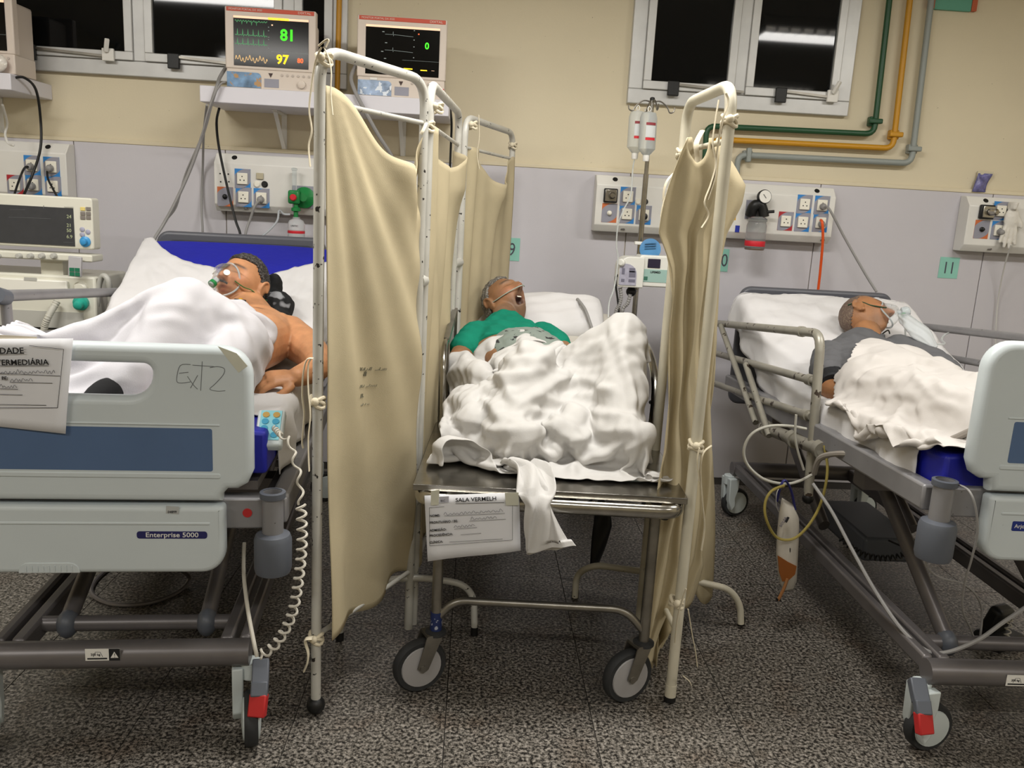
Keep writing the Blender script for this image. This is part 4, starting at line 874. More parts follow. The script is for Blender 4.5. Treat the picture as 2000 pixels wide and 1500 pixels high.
MB().tube(spline([atZ(345, 1108, .12), atZ(369, 1128, .03), atZ(350, 1155, .009), atZ(290, 1178, .009), atZ(220, 1180, .009), atZ(180, 1160, .009), atZ(190, 1130, .009), atZ(240, 1090, .009)], 8), .0085, 8).build('cable_run', mbase, t)
# ================================================================ steel stretcher
t = thing('steel_stretcher', 'stainless steel stretcher trolley with raised side bars', 'stretcher', (STR.o[0], STR.o[1], 0), STR.rot, world=False)
ZT = .69
b = MB(); b.span((-.405, -.04, ZT - .006), (.405, 1.15, ZT)); b.span((-.405, -.04, ZT - .02), (.405, -.036, ZT)); b.span((-.405, -.04, ZT - .02), (-.401, 1.8, ZT)); b.span((.401, -.04, ZT - .02), (.405, 1.8, ZT)); b.build('tray', STEEL, t, bevel=.002)
MB().span((-.405, 1.15, ZT - .012), (.405, 1.88, ZT)).build('tray_head', STEEL, t)
fr_ = [(-.39, 1.85, ZT - .04), (-.39, -.06, ZT - .04), (.39, -.06, ZT - .04), (.39, 1.85, ZT - .04)]
P = fillet(fr_, .07, 8)
MB().tube(P, .021, 12, flat=(.62, 1.0)).build('frame_rim', STEEL, t)
for x in (-.325, .325):
    for y in (.015, 1.78):
        MB().cyl((x, y, .185), (x, y, ZT - .04), .0165, 16).build('leg', STEELD, t)
        lathe_part(t, 'bumper_ring', RUBBER, [(.02, 0), (.033, .003), (.033, .012), (.02, .016)], (x, y, .183))
        cw = Matrix.Translation((x - .01, y - .0, 0)) @ Matrix.Rotation(math.radians(28), 4, 'Z')
        w_ = MB(); w_.T = cw; w_.lathe([(.055, -.016), (.08, -.018), (.086, -.01), (.086, .01), (.08, .018), (.055, .016)], (-.04, 0, .087), (0, 1, 0), 30); wo = w_.build('caster_wheel', RUBBER, t)
        for s in (-1, 1):
            h = MB(); h.T = cw; h.lathe([(.066, 0), (.064, .004), (.02, .006), (.002, .007)], (-.04, s * .017, .087), (0, s, 0), 28); h.build('hub_disc', mat('hub_grey', '9C9A9A', .5), wo)
        f = MB(); f.T = cw
        for s in (-1, 1): f.prism([(.024, s * .027, .19), (-.03, s * .027, .19), (-.058, s * .027, .09), (-.04, s * .027, .072), (-.022, s * .027, .082)], (0, s * .004, 0))
        f.box((0, 0, .188), (.055, .06, .01)); f.cyl((-.04, -.034, .087), (-.04, .034, .087), .011); f.build('fork', STEELD, t)
MB().tube(fillet([(-.325, .015, .235), (-.27, .015, .30), (.26, .015, .30), (.325, .015, .225)], .1, 8), .0125, 12).build('front_stretcher_bar', STEELD, t)
MB().tube(fillet([(-.325, 1.78, .235), (-.27, 1.78, .30), (.26, 1.78, .30), (.325, 1.78, .225)], .1, 6), .0125, 10).build('rear_stretcher_bar', STEELD, t)
lathe_part(t, 'blue_wrap', mat('blue_wrap', '1C2A58', .5, spots=(60, .6, 'A0A4B0')), [(.0185, 0), (.0185, .06)], (-.325, .015, .2))
lathe_part(t, 'frame_plug', BLACK, [(.012, 0), (.013, .012)], (.345, -.02, ZT - .075))
# raised bars
MB().tube(fillet([(-.375, .62, ZT - .02), (-.382, .64, .93), (-.385, .72, .985), (-.385, .83, .985), (-.385, .83, ZT)], .05, 6), .0105, 12).build('near_left_loop', STEEL, t)
lf = [(-.385, .80, .985), (-.385, 1.22, 1.05), (-.385, 1.24, .80), (-.385, .82, .75)]
b = MB()
for q, r_ in zip(lf, lf[1:] + lf[:1]): b.beam(q, r_, .022, .022)
b.build('left_side_panel_frame', STEELD, t)
MB().tube(fillet([(.375, .50, ZT - .02), (.388, .52, .90), (.388, .75, 1.0), (.388, 1.25, 1.0), (.388, 1.3, ZT)], .14, 8), .0155, 14).build('right_side_bar', STEEL, t)
p = STR(1279, 786, x=.388); MB().ball((.388 - .014, p.y, p.z), .008, 10).build('stop_plug', BLACK, t)
lathe_part(t, 'bar_clamp', BLACK, [(.02, 0), (.02, .03)], (.38, .51, .72))
# lifting bow under the head end and its foot
MB().tube(fillet([(-.1, .95, ZT - .03), (-.1, .95, .6), (.3, .95, .6), (.3, .95, ZT - .03)], .07, 6), .0115, 10).build('backrest_bow', STEELD, t)
MB().tube([(.02, 1.3, .1), (.0, 1.3, ZT - .03)], .012, 10).build('centre_leg', STEELD, t)
# raised mattress pad with pillow
pad = mattress_profile(.30, .92, 1.75, ZT + .07, ZT + .075, 1.02)
sweep_profile(MB(), [Vector(p) for p in pad], -.34, .35, .06).build('pad', mat('pad_cloth', 'BDB8AE', .9, var=(5, .06), bump=(200, .1)), t, bevel=.012, smooth=60)
bk = [Vector((0, p.y, p.z - .075)) for p in pad if p.y > .9]; sweep_profile(MB(), bk, -.34, .35, .012, 3, 0).build('backrest_plate', STEELD, t)
MB().beam((0, 1.62, .93), (0, 1.75, ZT), .5, .012).build('backrest_prop', STEELD, t)
def pillow(name, label, c, w, l, h, rx, rz, m, cat='pillow'):
    T = Matrix.Translation(c) @ Matrix.Rotation(rz, 4, 'Z') @ Matrix.Rotation(rx, 4, 'X'); b = MB(); b.T = T
    def f(s):
        def g(u, v):
            x, y = 2 * u - 1, 2 * v - 1; e = max(0, (1 - abs(x) ** 3.2)) ** .5 * max(0, (1 - abs(y) ** 3.2)) ** .5
            z = s * h * .5 * e * (1 + .10 * math.sin(7 * x + 3 * y) + .07 * math.sin(13 * y - 4 * x))
            return (x * w / 2 * (1 - .05 * abs(y) ** 3), y * l / 2 * (1 - .05 * abs(x) ** 3), z)
        return g
    b.grid(f(1), 26, 20); b.grid(f(-1), 26, 20)
    o = b.build(name, m, None, smooth=180); bm = bmesh.new(); bm.from_mesh(o.data); bmesh.ops.remove_doubles(bm, verts=bm.verts, dist=.0004); bmesh.ops.recalc_face_normals(bm, faces=bm.faces); bm.to_mesh(o.data); bm.free()
    o.location = (0, 0, 0); return tag(o, label, cat)
pc_ = STR.world(.085, 1.60, 1.0); pil = pillow('pillow', 'plump white pillow on the stretcher beside the open mouthed patient', pc_, .43, .32, .13, math.radians(30), STR.rot, SHEET)
cord('grey strap lying over the stretcher pillow', [STR.world(.17, 1.62, 1.085), STR.world(.20, 1.52, 1.05), STR.world(.225, 1.45, .99), STR.world(.24, 1.38, .94)], .008, mcabg, 'strap', 'strap')
# paper on the stretcher
t = thing('paper_notice', 'printed admission sheet reading SALA VERMELHA taped to the stretcher', 'notice', (STR.o[0], STR.o[1], 0), STR.rot, group='taped paper notices', world=False)
yp = -.09
def nl2(px, py, y=None): return STR(px, py, y=yp if y is None else y)
A, B_, C, D = nl2(829, 968), nl2(1014, 962), nl2(1017, 1075), nl2(836, 1094)
b = MB(); b.grid(lambda u, v: (A.lerp(B_, u)).lerp(D.lerp(C, u), v) + Vector((0, .004 * math.sin(u * 6) * v - .01 * v * (1 - u), 0)), 10, 8); ps = b.build('sheet', PAPER, t); ps.modifiers.new('s', 'SOLIDIFY').thickness = .0006
rt = (C - D).normalized(); dn = (D - A).normalized()
off = Vector((0, -.012, 0)); off0 = Vector((0, -.005, 0))
rt0 = (B_ - A).normalized()
def NT2(px, py): p = nl2(px, py); k = (py - 965) / 115; return face_T(p + off0.lerp(off, k), rt0.lerp(rt, k), -dn)
text('print', 'SALA VERMELH', .0165, INK, ps, NT2(890, 979), bold=.0002, xs=1.06)
b = MB(); l_ = lambda px, py: nl2(px, py) + off0.lerp(off, (py - 965) / 115)
b.tube([l_(890, 982), l_(985, 980)], .0007, 4)
for (x0, y0, x1, y1) in ((868, 1006, 986, 1001), (917, 1016, 988, 1012), (888, 1031, 932, 1028), (900, 1042, 940, 1039), (878, 1056, 982, 1050), (839, 990, 840, 1063), (840, 1063, 1001, 1052), (1001, 1052, 1001, 985), (839, 990, 868, 988)): b.tube([l_(x0, y0), l_(x1, y1)], .0005, 4)
b.build('ruled_lines', INK, ps)
for s, px, py in (('NOME:', 840, 1008), ('PRONTUÁRIO / BE:', 840, 1021), ('ADMISSÃO:', 840, 1036), ('PROCEDÊNCIA:', 840, 1046), ('CLÍNICA:', 840, 1059)): text('print', s, .0098, INK, ps, NT2(px, py), bold=.0001, xs=.98)
for px, py, w_, n_, sd in ((868, 1005, .17, 30, 8), (920, 1014, .075, 14, 9), (887, 1029, .06, 12, 10)): strokes('handwriting', [scribble(0, 0, w_, .008, n_, sd)], .0005, PEN, ps, NT2(px, py))
MB().prism([l_(858, 969), l_(877, 968), l_(877, 980), l_(858, 981)], (0, -.0004, 0)).build('stamp_box', mat('stamp_grey', 'B0B0B8', .8), ps); text('print', 'BIC', .009, INK, ps, NT2(861, 979))
for q in (((842, 957), (859, 955), (857, 984), (842, 985)), ((986, 961), (1013, 960), (1013, 985), (988, 985))): MB().prism([nl2(a, c) + Vector((0, -.008, 0)) for a, c in q], (0, .001, 0)).build('tape', mtape, ps)
# ================================================================ folding screens with canvas curtains
mpole = mat('screen_pole_paint', 'BEBCB4', .42, .1, var=(10, .12), spots=(42, .665, '2E2A28')); mpole2 = mat('screen_pole_cream', 'C9C3B0', .42, .05, var=(9, .1), spots=(40, .74, '3A3430'))
mtie = mat('canvas_tie', 'D2C8B0', .9, bump=(200, .1))
def ribbon(t, pts, w=.007, name='tie_string', m=None): return MB().tube(spline(pts, 6), w, 8, flat=(1, .28)).build(name, m or mtie, t)
def knot(t, c, r=.02): 
    b = MB()
    for k in range(3): 
        a = k * 1.9; b.tube([Vector(c) + Vector((math.cos(q + a) * r * 1.15, math.sin(q + a) * r * 1.15, (k - 1) * .009 + .006 * math.sin(2 * q + a))) for q in np.linspace(0, 2 * PI, 14)[:-1]], .0055, 8, closed=True)
    b.ball(Vector(c) + Vector((-.004, -r * 1.2, .004)), .012, 10); b.build('knot', mtie, t)
def panel(t, a, b, ztop, m, r=.0145, zrod=.125, zlow=.25):
    a, b = Vector((a[0], a[1], 0)), Vector((b[0], b[1], 0)); up = Vector((0, 0, 1))
    P = fillet([a + up * .035, a + up * ztop, b + up * ztop, b + up * .035], .085, 8)
    MB().tube(P, r, 14).build('panel_frame', m, t)
    MB().tube([a + up * (ztop - zrod), b + up * (ztop - zrod)], r * .5, 10).build('upper_rod', m, t); MB().tube([a + up * zlow, b + up * zlow], r * .55, 10).build('lower_rod', m, t)
def curtain(t, a, b, zb, topf, folds, m=CREAMCLOTH, nu=90, nv=70, swing=None, name='curtain'):
    a, b = np.array(a[:2]), np.array(b[:2]); d = b - a; n = np.array([d[1], -d[0]]); n /= np.linalg.norm(n)
    if n[1] > 0: n = -n                                        # towards the camera
    def f(u, v):
        zt = topf(u); z = zb + .02 * math.sin(9 * u) + (zt - zb) * v; k = folds(u, z) + (swing(u, z) if swing else 0)
        p = a + d * (.015 + .97 * u); return (p[0] + n[0] * k, p[1] + n[1] * k, z)
    o = MB(); o.grid(f, nu, nv); c = o.build(name, m, t, smooth=180); s = c.modifiers.new('s', 'SOLIDIFY'); s.thickness = .0025; s.offset = 0
    return c
P1, P2, P2b, P3, P3b, P4 = (-.415, 2.255), (-.18, 2.715), (-.166, 2.75), (-.096, 3.60), (-.072, 3.72), (.158, 4.40)
t = thing('folding_screen', 'three panel folding screen with cream canvas between left bed and stretcher', 'screen', (-.25, 2.6, 0), group='folding screens')
ZS = 1.862
for a, b in ((P1, P2), (P2b, P3), (P3b, P4)): panel(t, a, b, ZS, mpole)
for a, b in ((P2, P2b), (P3, P3b)):
    for z in (.5, 1.25): MB().tube([(a[0], a[1], z), (b[0], b[1], z)], .019, 10).build('hinge', mpole, t)
MB().ball((P1[0], P1[1], .0275), .0275, 16).build('ball_caster', BLACK, t)
for (cx, cy), an in ((P2, 8), (P3b, 12), (P4, 12)):
    c, s = math.cos(math.radians(an)), math.sin(math.radians(an)); h = .235
    q = lambda u, z: (cx + u * c, cy + u * s, z)
    MB().tube(fillet([q(-h, .02), q(-h + .01, .19), q(0, .235), q(h - .01, .19), q(h, .02)], .13, 8), .012, 12).build('foot_bow', mpole, t)
    for e in (-h, h): lathe_part(t, 'foot_cap', BLACK, [(.014, 0), (.014, .03)], q(e, 0.001), n=12)
rn = np.random.RandomState(4)
def fanA(u, z):
    # folds fan out from the tie at the top of the first pole
    dx, dz = u * .5 + .02, ZS - .05 - z; ang = math.atan2(dx, dz + .05); q = min(1., dz * 1.3)
    w = .016 * math.sin(ang * 15 + .6) * q * (1 - .35 * u) + .007 * math.sin(ang * 34 + 2) * q
    low = max(0, (1.0 - z) / .8); w += low * (.018 * math.sin(u * 11 + 1.1 * math.sin(z * 3)) + .012 * math.sin(u * 5.3 + z * 5))
    return w + .012
def topA(u):
    if u < .86: return 1.775 - .205 * (u / .86) ** 1.1
    k = (u - .86) / .14; return 1.57 + .13 * k ** 1.5
def swA(u, z): return .035 * math.exp(-((u - .74) / .13) ** 2) * math.exp(-max(0, 1.58 - z) / .14) - .05 * math.exp(-((u - .97) / .05) ** 2) * math.exp(-abs(1.55 - z) / .1)
curtain(t, P1, P2, .245, topA, fanA, swing=swA)
def topB(u): return 1.735 - .10 * math.sin(min(1, u / .72) * PI / 2) ** 1.2 + (.07 * ((u - .72) / .28) ** 1.5 if u > .72 else 0)
def foldB(u, z): return -.005 + .016 * math.sin(u * 17 + .8 * math.sin(z * 2.5)) + .008 * math.sin(u * 31 + z * 3)
curtain(t, P2b, P3, .24, topB, foldB, swing=lambda u, z: .05 * math.exp(-((u - .8) / .12) ** 2) * math.exp(-max(0, 1.55 - z) / .1))
def topC(u): return 1.735 - .12 * math.sin(PI * min(1, u * 1.02) ** 1.6) ** 1.2
curtain(t, P3b, P4, .23, topC, lambda u, z: .0 + .014 * math.sin(u * 14 + 1.2 * math.sin(z * 2)) + .007 * math.sin(u * 29 - z * 2), swing=lambda u, z: .05 * math.exp(-((u - .66) / .2) ** 2) * math.exp(-max(0, 1.55 - z) / .1))
# faint stamped lettering on the first curtain
def onA(u, z): 
    a, b = np.array(P1), np.array(P2); d = b - a; n = np.array([d[1], -d[0]]); n /= np.linalg.norm(n); n = -n if n[1] > 0 else n
    p = a + d * (.015 + .97 * u) + n * (fanA(u, z) + swA(u, z) + .003); return (p[0], p[1], z)
b = MB()
for z, u0, u1, n_, h in ((1.005, .38, .62, 24, .01), (.985, .43, .46, 5, .02), (.955, .37, .55, 14, .008), (.925, .37, .43, 8, .012), (.90, .38, .50, 10, .006)):
    for i in range(n_):
        u = u0 + (u1 - u0) * i / n_
        if rn.rand() < .75: b.tube([onA(u, z - .06 * (u - u0)), onA(u + (u1 - u0) / n_ * .6, z - .06 * (u - u0) + h * rn.rand())], .0011, 4)
b.build('faded_stamp', mat('faded_stamp', '6E6A58', .9), t)
# ties
for c in ((P1[0] + .01, P1[1], 1.835), (P2[0] + .01, P2[1] + .03, 1.73), (P2b[0] + .02, P2b[1] + .02, 1.79), (P3b[0] + .03, P3b[1] + .02, 1.83), (P4[0], P4[1] - .01, 1.80), (P1[0], P1[1], .95), (P1[0], P1[1], .245)): knot(t, c, .016)
Yt = 2.22
ribbon(t, [atY(628, 92, Yt), atY(616, 120, Yt), atY(608, 170, Yt), atY(604, 215, Yt), atY(609, 255, Yt), atY(603, 285, Yt), atY(606, 326, Yt)])
ribbon(t, [atY(632, 92, Yt), atY(641, 110, Yt), atY(647, 140, Yt), atY(646, 180, Yt), atY(650, 225, Yt)], .006)
ribbon(t, [atY(622, 90, Yt), atY(634, 80, Yt), atY(642, 78, Yt), atY(636, 92, Yt)], .007)
ribbon(t, [atY(612, 700, Yt), atY(600, 702, Yt), atY(593, 725, Yt), atY(590, 770, Yt), atY(594, 810, Yt), atY(590, 860, Yt), atY(592, 875, Yt)])
ribbon(t, [atY(608, 700, Yt), atY(602, 715, Yt), atY(602, 760, Yt), atY(606, 810, Yt), atY(602, 860, Yt), atY(604, 920, Yt)])
ribbon(t, [atY(610, 1246, Yt), atY(596, 1250, Yt), atY(602, 1275, Yt), atY(600, 1295, Yt), atY(594, 1310, Yt)], .011)
ribbon(t, [atY(833, 240, 2.68), atY(826, 255, 2.66), atY(822, 262, 2.66)], .006)
ribbon(t, [atY(935, 225, 3.5), atY(936, 270, 3.48), atY(932, 300, 3.48), atY(936, 330, 3.48)], .007)
# ---------------------------------------------------------------- the right screen, folded and hung with slack canvas
R1, R2 = (.672, 2.365), (.662, 2.83)
t = thing('folding_screen', 'folded screen with bunched cream canvas between stretcher and right bed', 'screen', (.67, 2.6, 0), group='folding screens')
panel(t, R1, R2, 1.858, mpole2, .0165, .15, .24)
c = .012; 
def RW(px, py, Y): return atY(px, py, Y)
MB().tube(fillet([atZ(1123, 1166, .02), atY(1126, 1120, 3.02), atY(1160, 1103, 2.98), atY(1300, 1122, 2.9), atY(1425, 1150, 2.86), atY(1446, 1180, 2.86), atZ(1447, 1218, .02)], .05, 6), .0125, 12).build('foot_bow', mpole2, t)
for px, py in ((1123, 1166), (1447, 1220)): lathe_part(t, 'foot_cap', BLACK, [(.014, 0), (.014, .03)], atZ(px, py, .001), n=12)
MB().cyl((R1[0], R1[1], .012), (R1[0], R1[1], .06), .018).build('foot_sleeve', mpole2, t)
lathe_part(t, 'foot_cap', BLACK, [(.012, 0), (.019, .004), (.019, .02)], (R1[0], R1[1], 0), n=12)
out = [(250, 1352, 1384), (300, 1332, 1408), (362, 1312, 1442), (400, 1300, 1436), (455, 1284, 1412), (520, 1298, 1404), (600, 1302, 1398), (700, 1300, 1392), (800, 1298, 1388), (880, 1296, 1384), (960, 1282, 1380), (1040, 1264, 1378), (1100, 1256, 1376), (1170, 1250, 1350), (1230, 1250, 1318), (1300, 1256, 1284)]
ys = [o[0] for o in out]
def LR(py): return np.interp(py, ys, [o[1] for o in out]), np.interp(py, ys, [o[2] for o in out])
def bunch(t, name, Y0, Y1, zig, py0, py1, wfun, nu=100, nv=90, seed=1, m=CREAMCLOTH):
    rr = np.random.RandomState(seed); ph = rr.rand(8) * 6
    def f(u, v):
        s = u * zig; pt_ = py0 + 85 * math.sin(PI * s) ** 2 * (.6 + .4 * math.sin(ph[4] + 5 * u)); py = pt_ + (py1 - pt_) * v; xl, xr = LR(py); k = s - math.floor(s); tri = k if int(s) % 2 == 0 else 1 - k
        tri = .5 - .5 * math.cos(PI * tri); lo, hi = wfun(int(s), py); Y = Y0 + (Y1 - Y0) * u + .02 * math.sin(ph[0] + v * 5 + u * 4) 
        px = xl + (xr - xl) * (lo + (hi - lo) * tri); p = atY(px, py, Y); z = p.z
        x = p.x + .008 * math.sin(ph[1] + v * 11 + u * 9) + .006 * math.sin(v * 23 + u * 17 + ph[2])
        return (x + .012 * math.sin(8 * u + 3 * v), Y + .010 * math.sin(ph[3] + v * 9 + tri * 5) + .022 * math.sin(ph[5] + tri * 12 + 1.6 * math.sin(v * 4 + ph[6])) * (.4 + .6 * v ** .5), z)
    o = MB(); o.grid(f, nu, nv); c = o.build(name, m, t, smooth=180); s = c.modifiers.new('s', 'SOLIDIFY'); s.thickness = .0025; s.offset = 0
    return c
bunch(t, 'curtain', 2.40, 2.72, 3, 268, 1298, lambda i, py: [(0., .62), (.15, .72), (.3, 1.)][min(i, 2)], seed=3)
bunch(t, 'curtain', 2.74, 2.98, 3, 300, 1180, lambda i, py: [(.35, 1.), (.2, .9), (.4, .95)][min(i, 2)], seed=8)
def flap(u, v):
    p = atY(1338 + 52 * u + 6 * math.sin(v * 3) * u, 880 + (215 + 85 * math.sin(u * 2.2)) * v, 2.90 + .03 * math.sin(u * 6 + v * 2)); return tuple(p)
o = MB(); o.grid(flap, 14, 20); c = o.build('curtain_corner', CREAMCLOTH, t, smooth=180); c.modifiers.new('s', 'SOLIDIFY').thickness = .0025
def low(u, v):
    p = atY(1262 + 62 * u - 6 * v, 1130 + 172 * v * (1 - .45 * u), 2.62 + .07 * math.sin(u * 6)); return tuple(p)
o = MB(); o.grid(low, 20, 16); c = o.build('curtain_corner', CREAMCLOTH, t, smooth=180); c.modifiers.new('s', 'SOLIDIFY').thickness = .0025
for q in ((R1[0], R1[1], 1.76), (R1[0], R1[1], .84), (R1[0] - .01, R1[1], .34), (R2[0], R2[1], 1.70), (R2[0], R2[1], 1.60)): knot(t, q, .017)
Yr = 2.32
ribbon(t, [atY(1404, 195, Yr), atY(1398, 230, Yr), atY(1392, 280, Yr), atY(1398, 320, Yr), atY(1388, 360, Yr), atY(1376, 395, Yr), atY(1384, 420, Yr), atY(1370, 445, Yr)], .0065)
ribbon(t, [atY(1418, 182, Yr), atY(1422, 200, Yr), atY(1410, 240, Yr), atY(1400, 300, Yr), atY(1396, 345, Yr), atY(1382, 390, Yr)], .008)
ribbon(t, [atY(1333, 325, 2.7), atY(1305, 350, 2.68), atY(1296, 380, 2.68), atY(1300, 410, 2.68), atY(1315, 405, 2.68), atY(1328, 385, 2.68)], .0065); ribbon(t, [atY(1330, 340, 2.7), atY(1312, 365, 2.66), atY(1298, 395, 2.66), atY(1292, 425, 2.66)], .006)
ribbon(t, [atY(1372, 255, 2.6), atY(1360, 280, 2.55), atY(1362, 310, 2.55), atY(1358, 335, 2.55)], .008)
ribbon(t, [atY(1390, 870, Yr), atY(1374, 885, Yr), atY(1368, 920, Yr), atY(1372, 980, Yr), atY(1376, 1030, Yr), atY(1370, 1075, Yr)], .006); ribbon(t, [atY(1366, 875, Yr), atY(1362, 900, Yr), atY(1366, 940, Yr)], .006)
ribbon(t, [atY(1340, 1150, Yr), atY(1330, 1180, Yr), atY(1322, 1215, Yr), atY(1318, 1255, Yr)], .006); ribbon(t, [atY(1344, 1190, Yr), atY(1352, 1240, Yr), atY(1358, 1270, Yr), atY(1362, 1302, Yr)], .0055); ribbon(t, [atY(1334, 1320, Yr), atY(1346, 1330, Yr), atY(1350, 1338, Yr)], .0055)
# ================================================================ people
def smooth01(x): x = min(1, max(0, x)); return x * x * (3 - 2 * x)
def g2(x, s): return math.exp(-(x / s) ** 2)
def head_point(th, ph, mouth=0., off=0., fat=0.):
    """Head in its own frame: x to the ears, y to the nose, z to the crown."""
    st = math.sin(th); d = Vector((st * math.sin(ph), st * math.cos(ph), math.cos(th)))
    x, y, z = d.x * (.0765 + off), d.y * (.099 + off), d.z * (.116 + off)
    s = smooth01(-(z - .01) / .125)
    x *= 1 - (.30 - fat) * s; y = y * (1 - .42 * s) + .012 * s if y < 0 else y * (1 - .10 * s)
    if z < 0 and mouth: z *= 1 + .12 * mouth
    if y > 0 and off == 0:
        w = smooth01((d.y - .05) / .45); ax = abs(x); q = 0
        q += .0065 * g2(z - .031, .010) * math.exp(-(x / .048) ** 4)
        q -= .0135 * g2(ax - .031, .017) * g2(z - .012, .013)
        q += .0075 * g2(ax - .031, .0125) * g2(z - .011, .0085)
        nz = smooth01((.03 - z) / .06); below = 1 - smooth01((-.030 - z) / .011)
        q += (.005 + .026 * nz) * g2(x, .0085 + .006 * nz) * smooth01((.034 - z) / .012) * below
        q += .010 * g2(ax - .0145, .0065) * g2(z + .027, .008)
        q += .006 * g2(ax - .045, .02) * g2(z + .018, .02) + fat * .08 * g2(ax - .045, .025) * g2(z + .05, .03)
        q += .007 * (g2(z + .0515, .0055) * g2(x, .021) + g2(z + .0655, .0065) * g2(x, .019)) * (1 - .3 * mouth) - .005 * g2(z + .0585, .003) * g2(x, .024)
        q += .010 * g2(x, .021) * g2(z + .094, .015)
        if mouth: q -= .040 * mouth * math.exp(-(x / .0215) ** 4 - ((z + .066) / .0205) ** 4)
        y += w * q
    return Vector((x, y, z))
def head_T(c, crown, face):
    u = Vector(crown).normalized(); f = Vector(face); f = (f - u * f.dot(u)).normalized(); r = f.cross(u)
    T = Matrix((r, f, u)).transposed().to_4x4(); T.translation = Vector(c); return T
def add_head(b, T, mouth=0., fat=0.):
    n, m = 84, 64; T0 = b.T; b.T = T
    b.grid(lambda u, v: head_point(.02 + (PI - .04) * v, 2 * PI * u, mouth, 0, fat), n, m, closeu=True)
    k = len(b.v)
    b.add([head_point(.02, 2 * PI * i / n, mouth, 0, fat) for i in range(n)], [tuple(range(n))]); b.add([head_point(PI - .02, 2 * PI * i / n, mouth, 0, fat) for i in range(n)], [tuple(range(n - 1, -1, -1))])
    for s in (-1, 1):
        b.ball((s * .0765, -.012, -.002), .026, 14, (.42, .72, 1.12))
        b.tube([(s * (.083 + .004 * math.sin(a)), -.016 + .018 * math.cos(a), .002 + .029 * math.sin(a)) for a in np.linspace(-1.9, 3.3, 14)], .0058, 8)
        b.ball((s * .081, -.004, -.030), .009, 10)
    b.T = T0
def limb(b, pts, rad):
    P = spline(pts, 5); n = len(pts); R = [float(np.interp(i / (len(P) - 1) * (n - 1), range(n), rad)) for i in range(len(P))]
    b.tube(P, R, 16); b.ball(pts[0], rad[0], 14); b.ball(pts[-1], rad[-1], 14)
def torso(b, secs, right=(1, 0, 0), n=28, grow=0., wr=None):
    C = spline([s[0] for s in secs], 5); m = len(secs); N = len(C); rows = []
    for i in range(N):
        t = i / (N - 1) * (m - 1); rx = float(np.interp(t, range(m), [s[1] for s in secs])) + grow; rz = float(np.interp(t, range(m), [s[2] for s in secs])) + grow
        d = (C[min(i + 1, N - 1)] - C[max(i - 1, 0)]).normalized(); r = Vector(right); r = (r - d * r.dot(d)).normalized(); nz = r.cross(d)
        row = []
        for j in range(n):
            a = 2 * PI * j / n; e = 1. + (wr(i / (N - 1), a) if wr else 0); ca, sa = math.cos(a), math.sin(a)
            row.append(C[i] + (r * (abs(ca) ** .85 * (1 if ca > 0 else -1) * rx) + nz * (abs(sa) ** .85 * (1 if sa > 0 else -1) * rz)) * e)
        rows.append(row)
    b.add([v for r in rows for v in r], [(i * n + j, i * n + (j + 1) % n, (i + 1) * n + (j + 1) % n, (i + 1) * n + j) for i in range(N - 1) for j in range(n)] + [tuple(range(n - 1, -1, -1)), tuple(range((N - 1) * n, N * n))])
def add_hand(b, wrist, fwd, up, s=1., curl=.5):
    """Palm, four jointed fingers of different length and a thumb leaving the side of the palm."""
    f = Vector(fwd).normalized(); u = Vector(up); u = (u - f * u.dot(f)).normalized(); r = f.cross(u); W = Vector(wrist)
    def Pt(a, c, h): return W + f * (a * s) + r * (c * s) + u * (h * s)
    b.tube([Pt(-.01, 0, 0), Pt(.03, 0, .004), Pt(.075, 0, .004), Pt(.092, 0, 0)], [.028 * s, .038 * s, .041 * s, .034 * s], 14, flat=(1, .42), roll=u)
    for k, (c, L, a0) in enumerate(((-.031, .072, .086), (-.0105, .082, .094), (.0105, .077, .092), (.031, .060, .084))):
        q = curl * (1 + .12 * k); p = Pt(a0 - .012, c, .004); P = [p]; a = 0.
        for seg, da in ((.45, .55), (.32, .9), (.25, .7)):
            a += q * da; p = p + (f * math.cos(a) - u * math.sin(a)) * (L * seg * s) + r * (c * .06 * s); P.append(p)
        b.tube(spline(P, 4), [.0102 * s] * 5 + [.0092 * s] * 4 + [.0078 * s] * 4, 10); b.ball(P[-1], .0078 * s, 10); b.ball(P[1], .0102 * s, 10)
    P = [Pt(.022, -.034, -.004), Pt(.05, -.052, -.012), Pt(.076, -.056, -.024), Pt(.096, -.048, -.03)]
    b.tube(spline(P, 4), [.0135 * s] * 4 + [.0115 * s] * 5 + [.009 * s] * 4, 10); b.ball(P[-1], .009 * s, 10)
def skin_mat(name, rough=.5):
    m = mat(name, 'B98A66', rough, bump=(70, .10), sss=.12, spec=.4); nt = m.node_tree; b = nt.nodes['Principled BSDF']
    at = nt.nodes.new('ShaderNodeAttribute'); at.attribute_name = 'tint'; n = nt.nodes.new('ShaderNodeTexNoise'); n.inputs['Scale'].default_value = 22; n.inputs['Detail'].default_value = 4
    mr = nt.nodes.new('ShaderNodeMapRange'); mr.inputs[1].default_value = .3; mr.inputs[2].default_value = .7; mr.inputs[3].default_value = .84; mr.inputs[4].default_value = 1.12
    tc = nt.nodes.new('ShaderNodeTexCoord'); nt.links.new(tc.outputs['Object'], n.inputs['Vector']); nt.links.new(n.outputs[0], mr.inputs[0])
    mx = nt.nodes.new('ShaderNodeVectorMath'); mx.operation = 'SCALE'; nt.links.new(at.outputs['Color'], mx.inputs[0]); nt.links.new(mr.outputs[0], mx.inputs['Scale']); nt.links.new(mx.outputs[0], b.inputs['Base Color'])
    return m
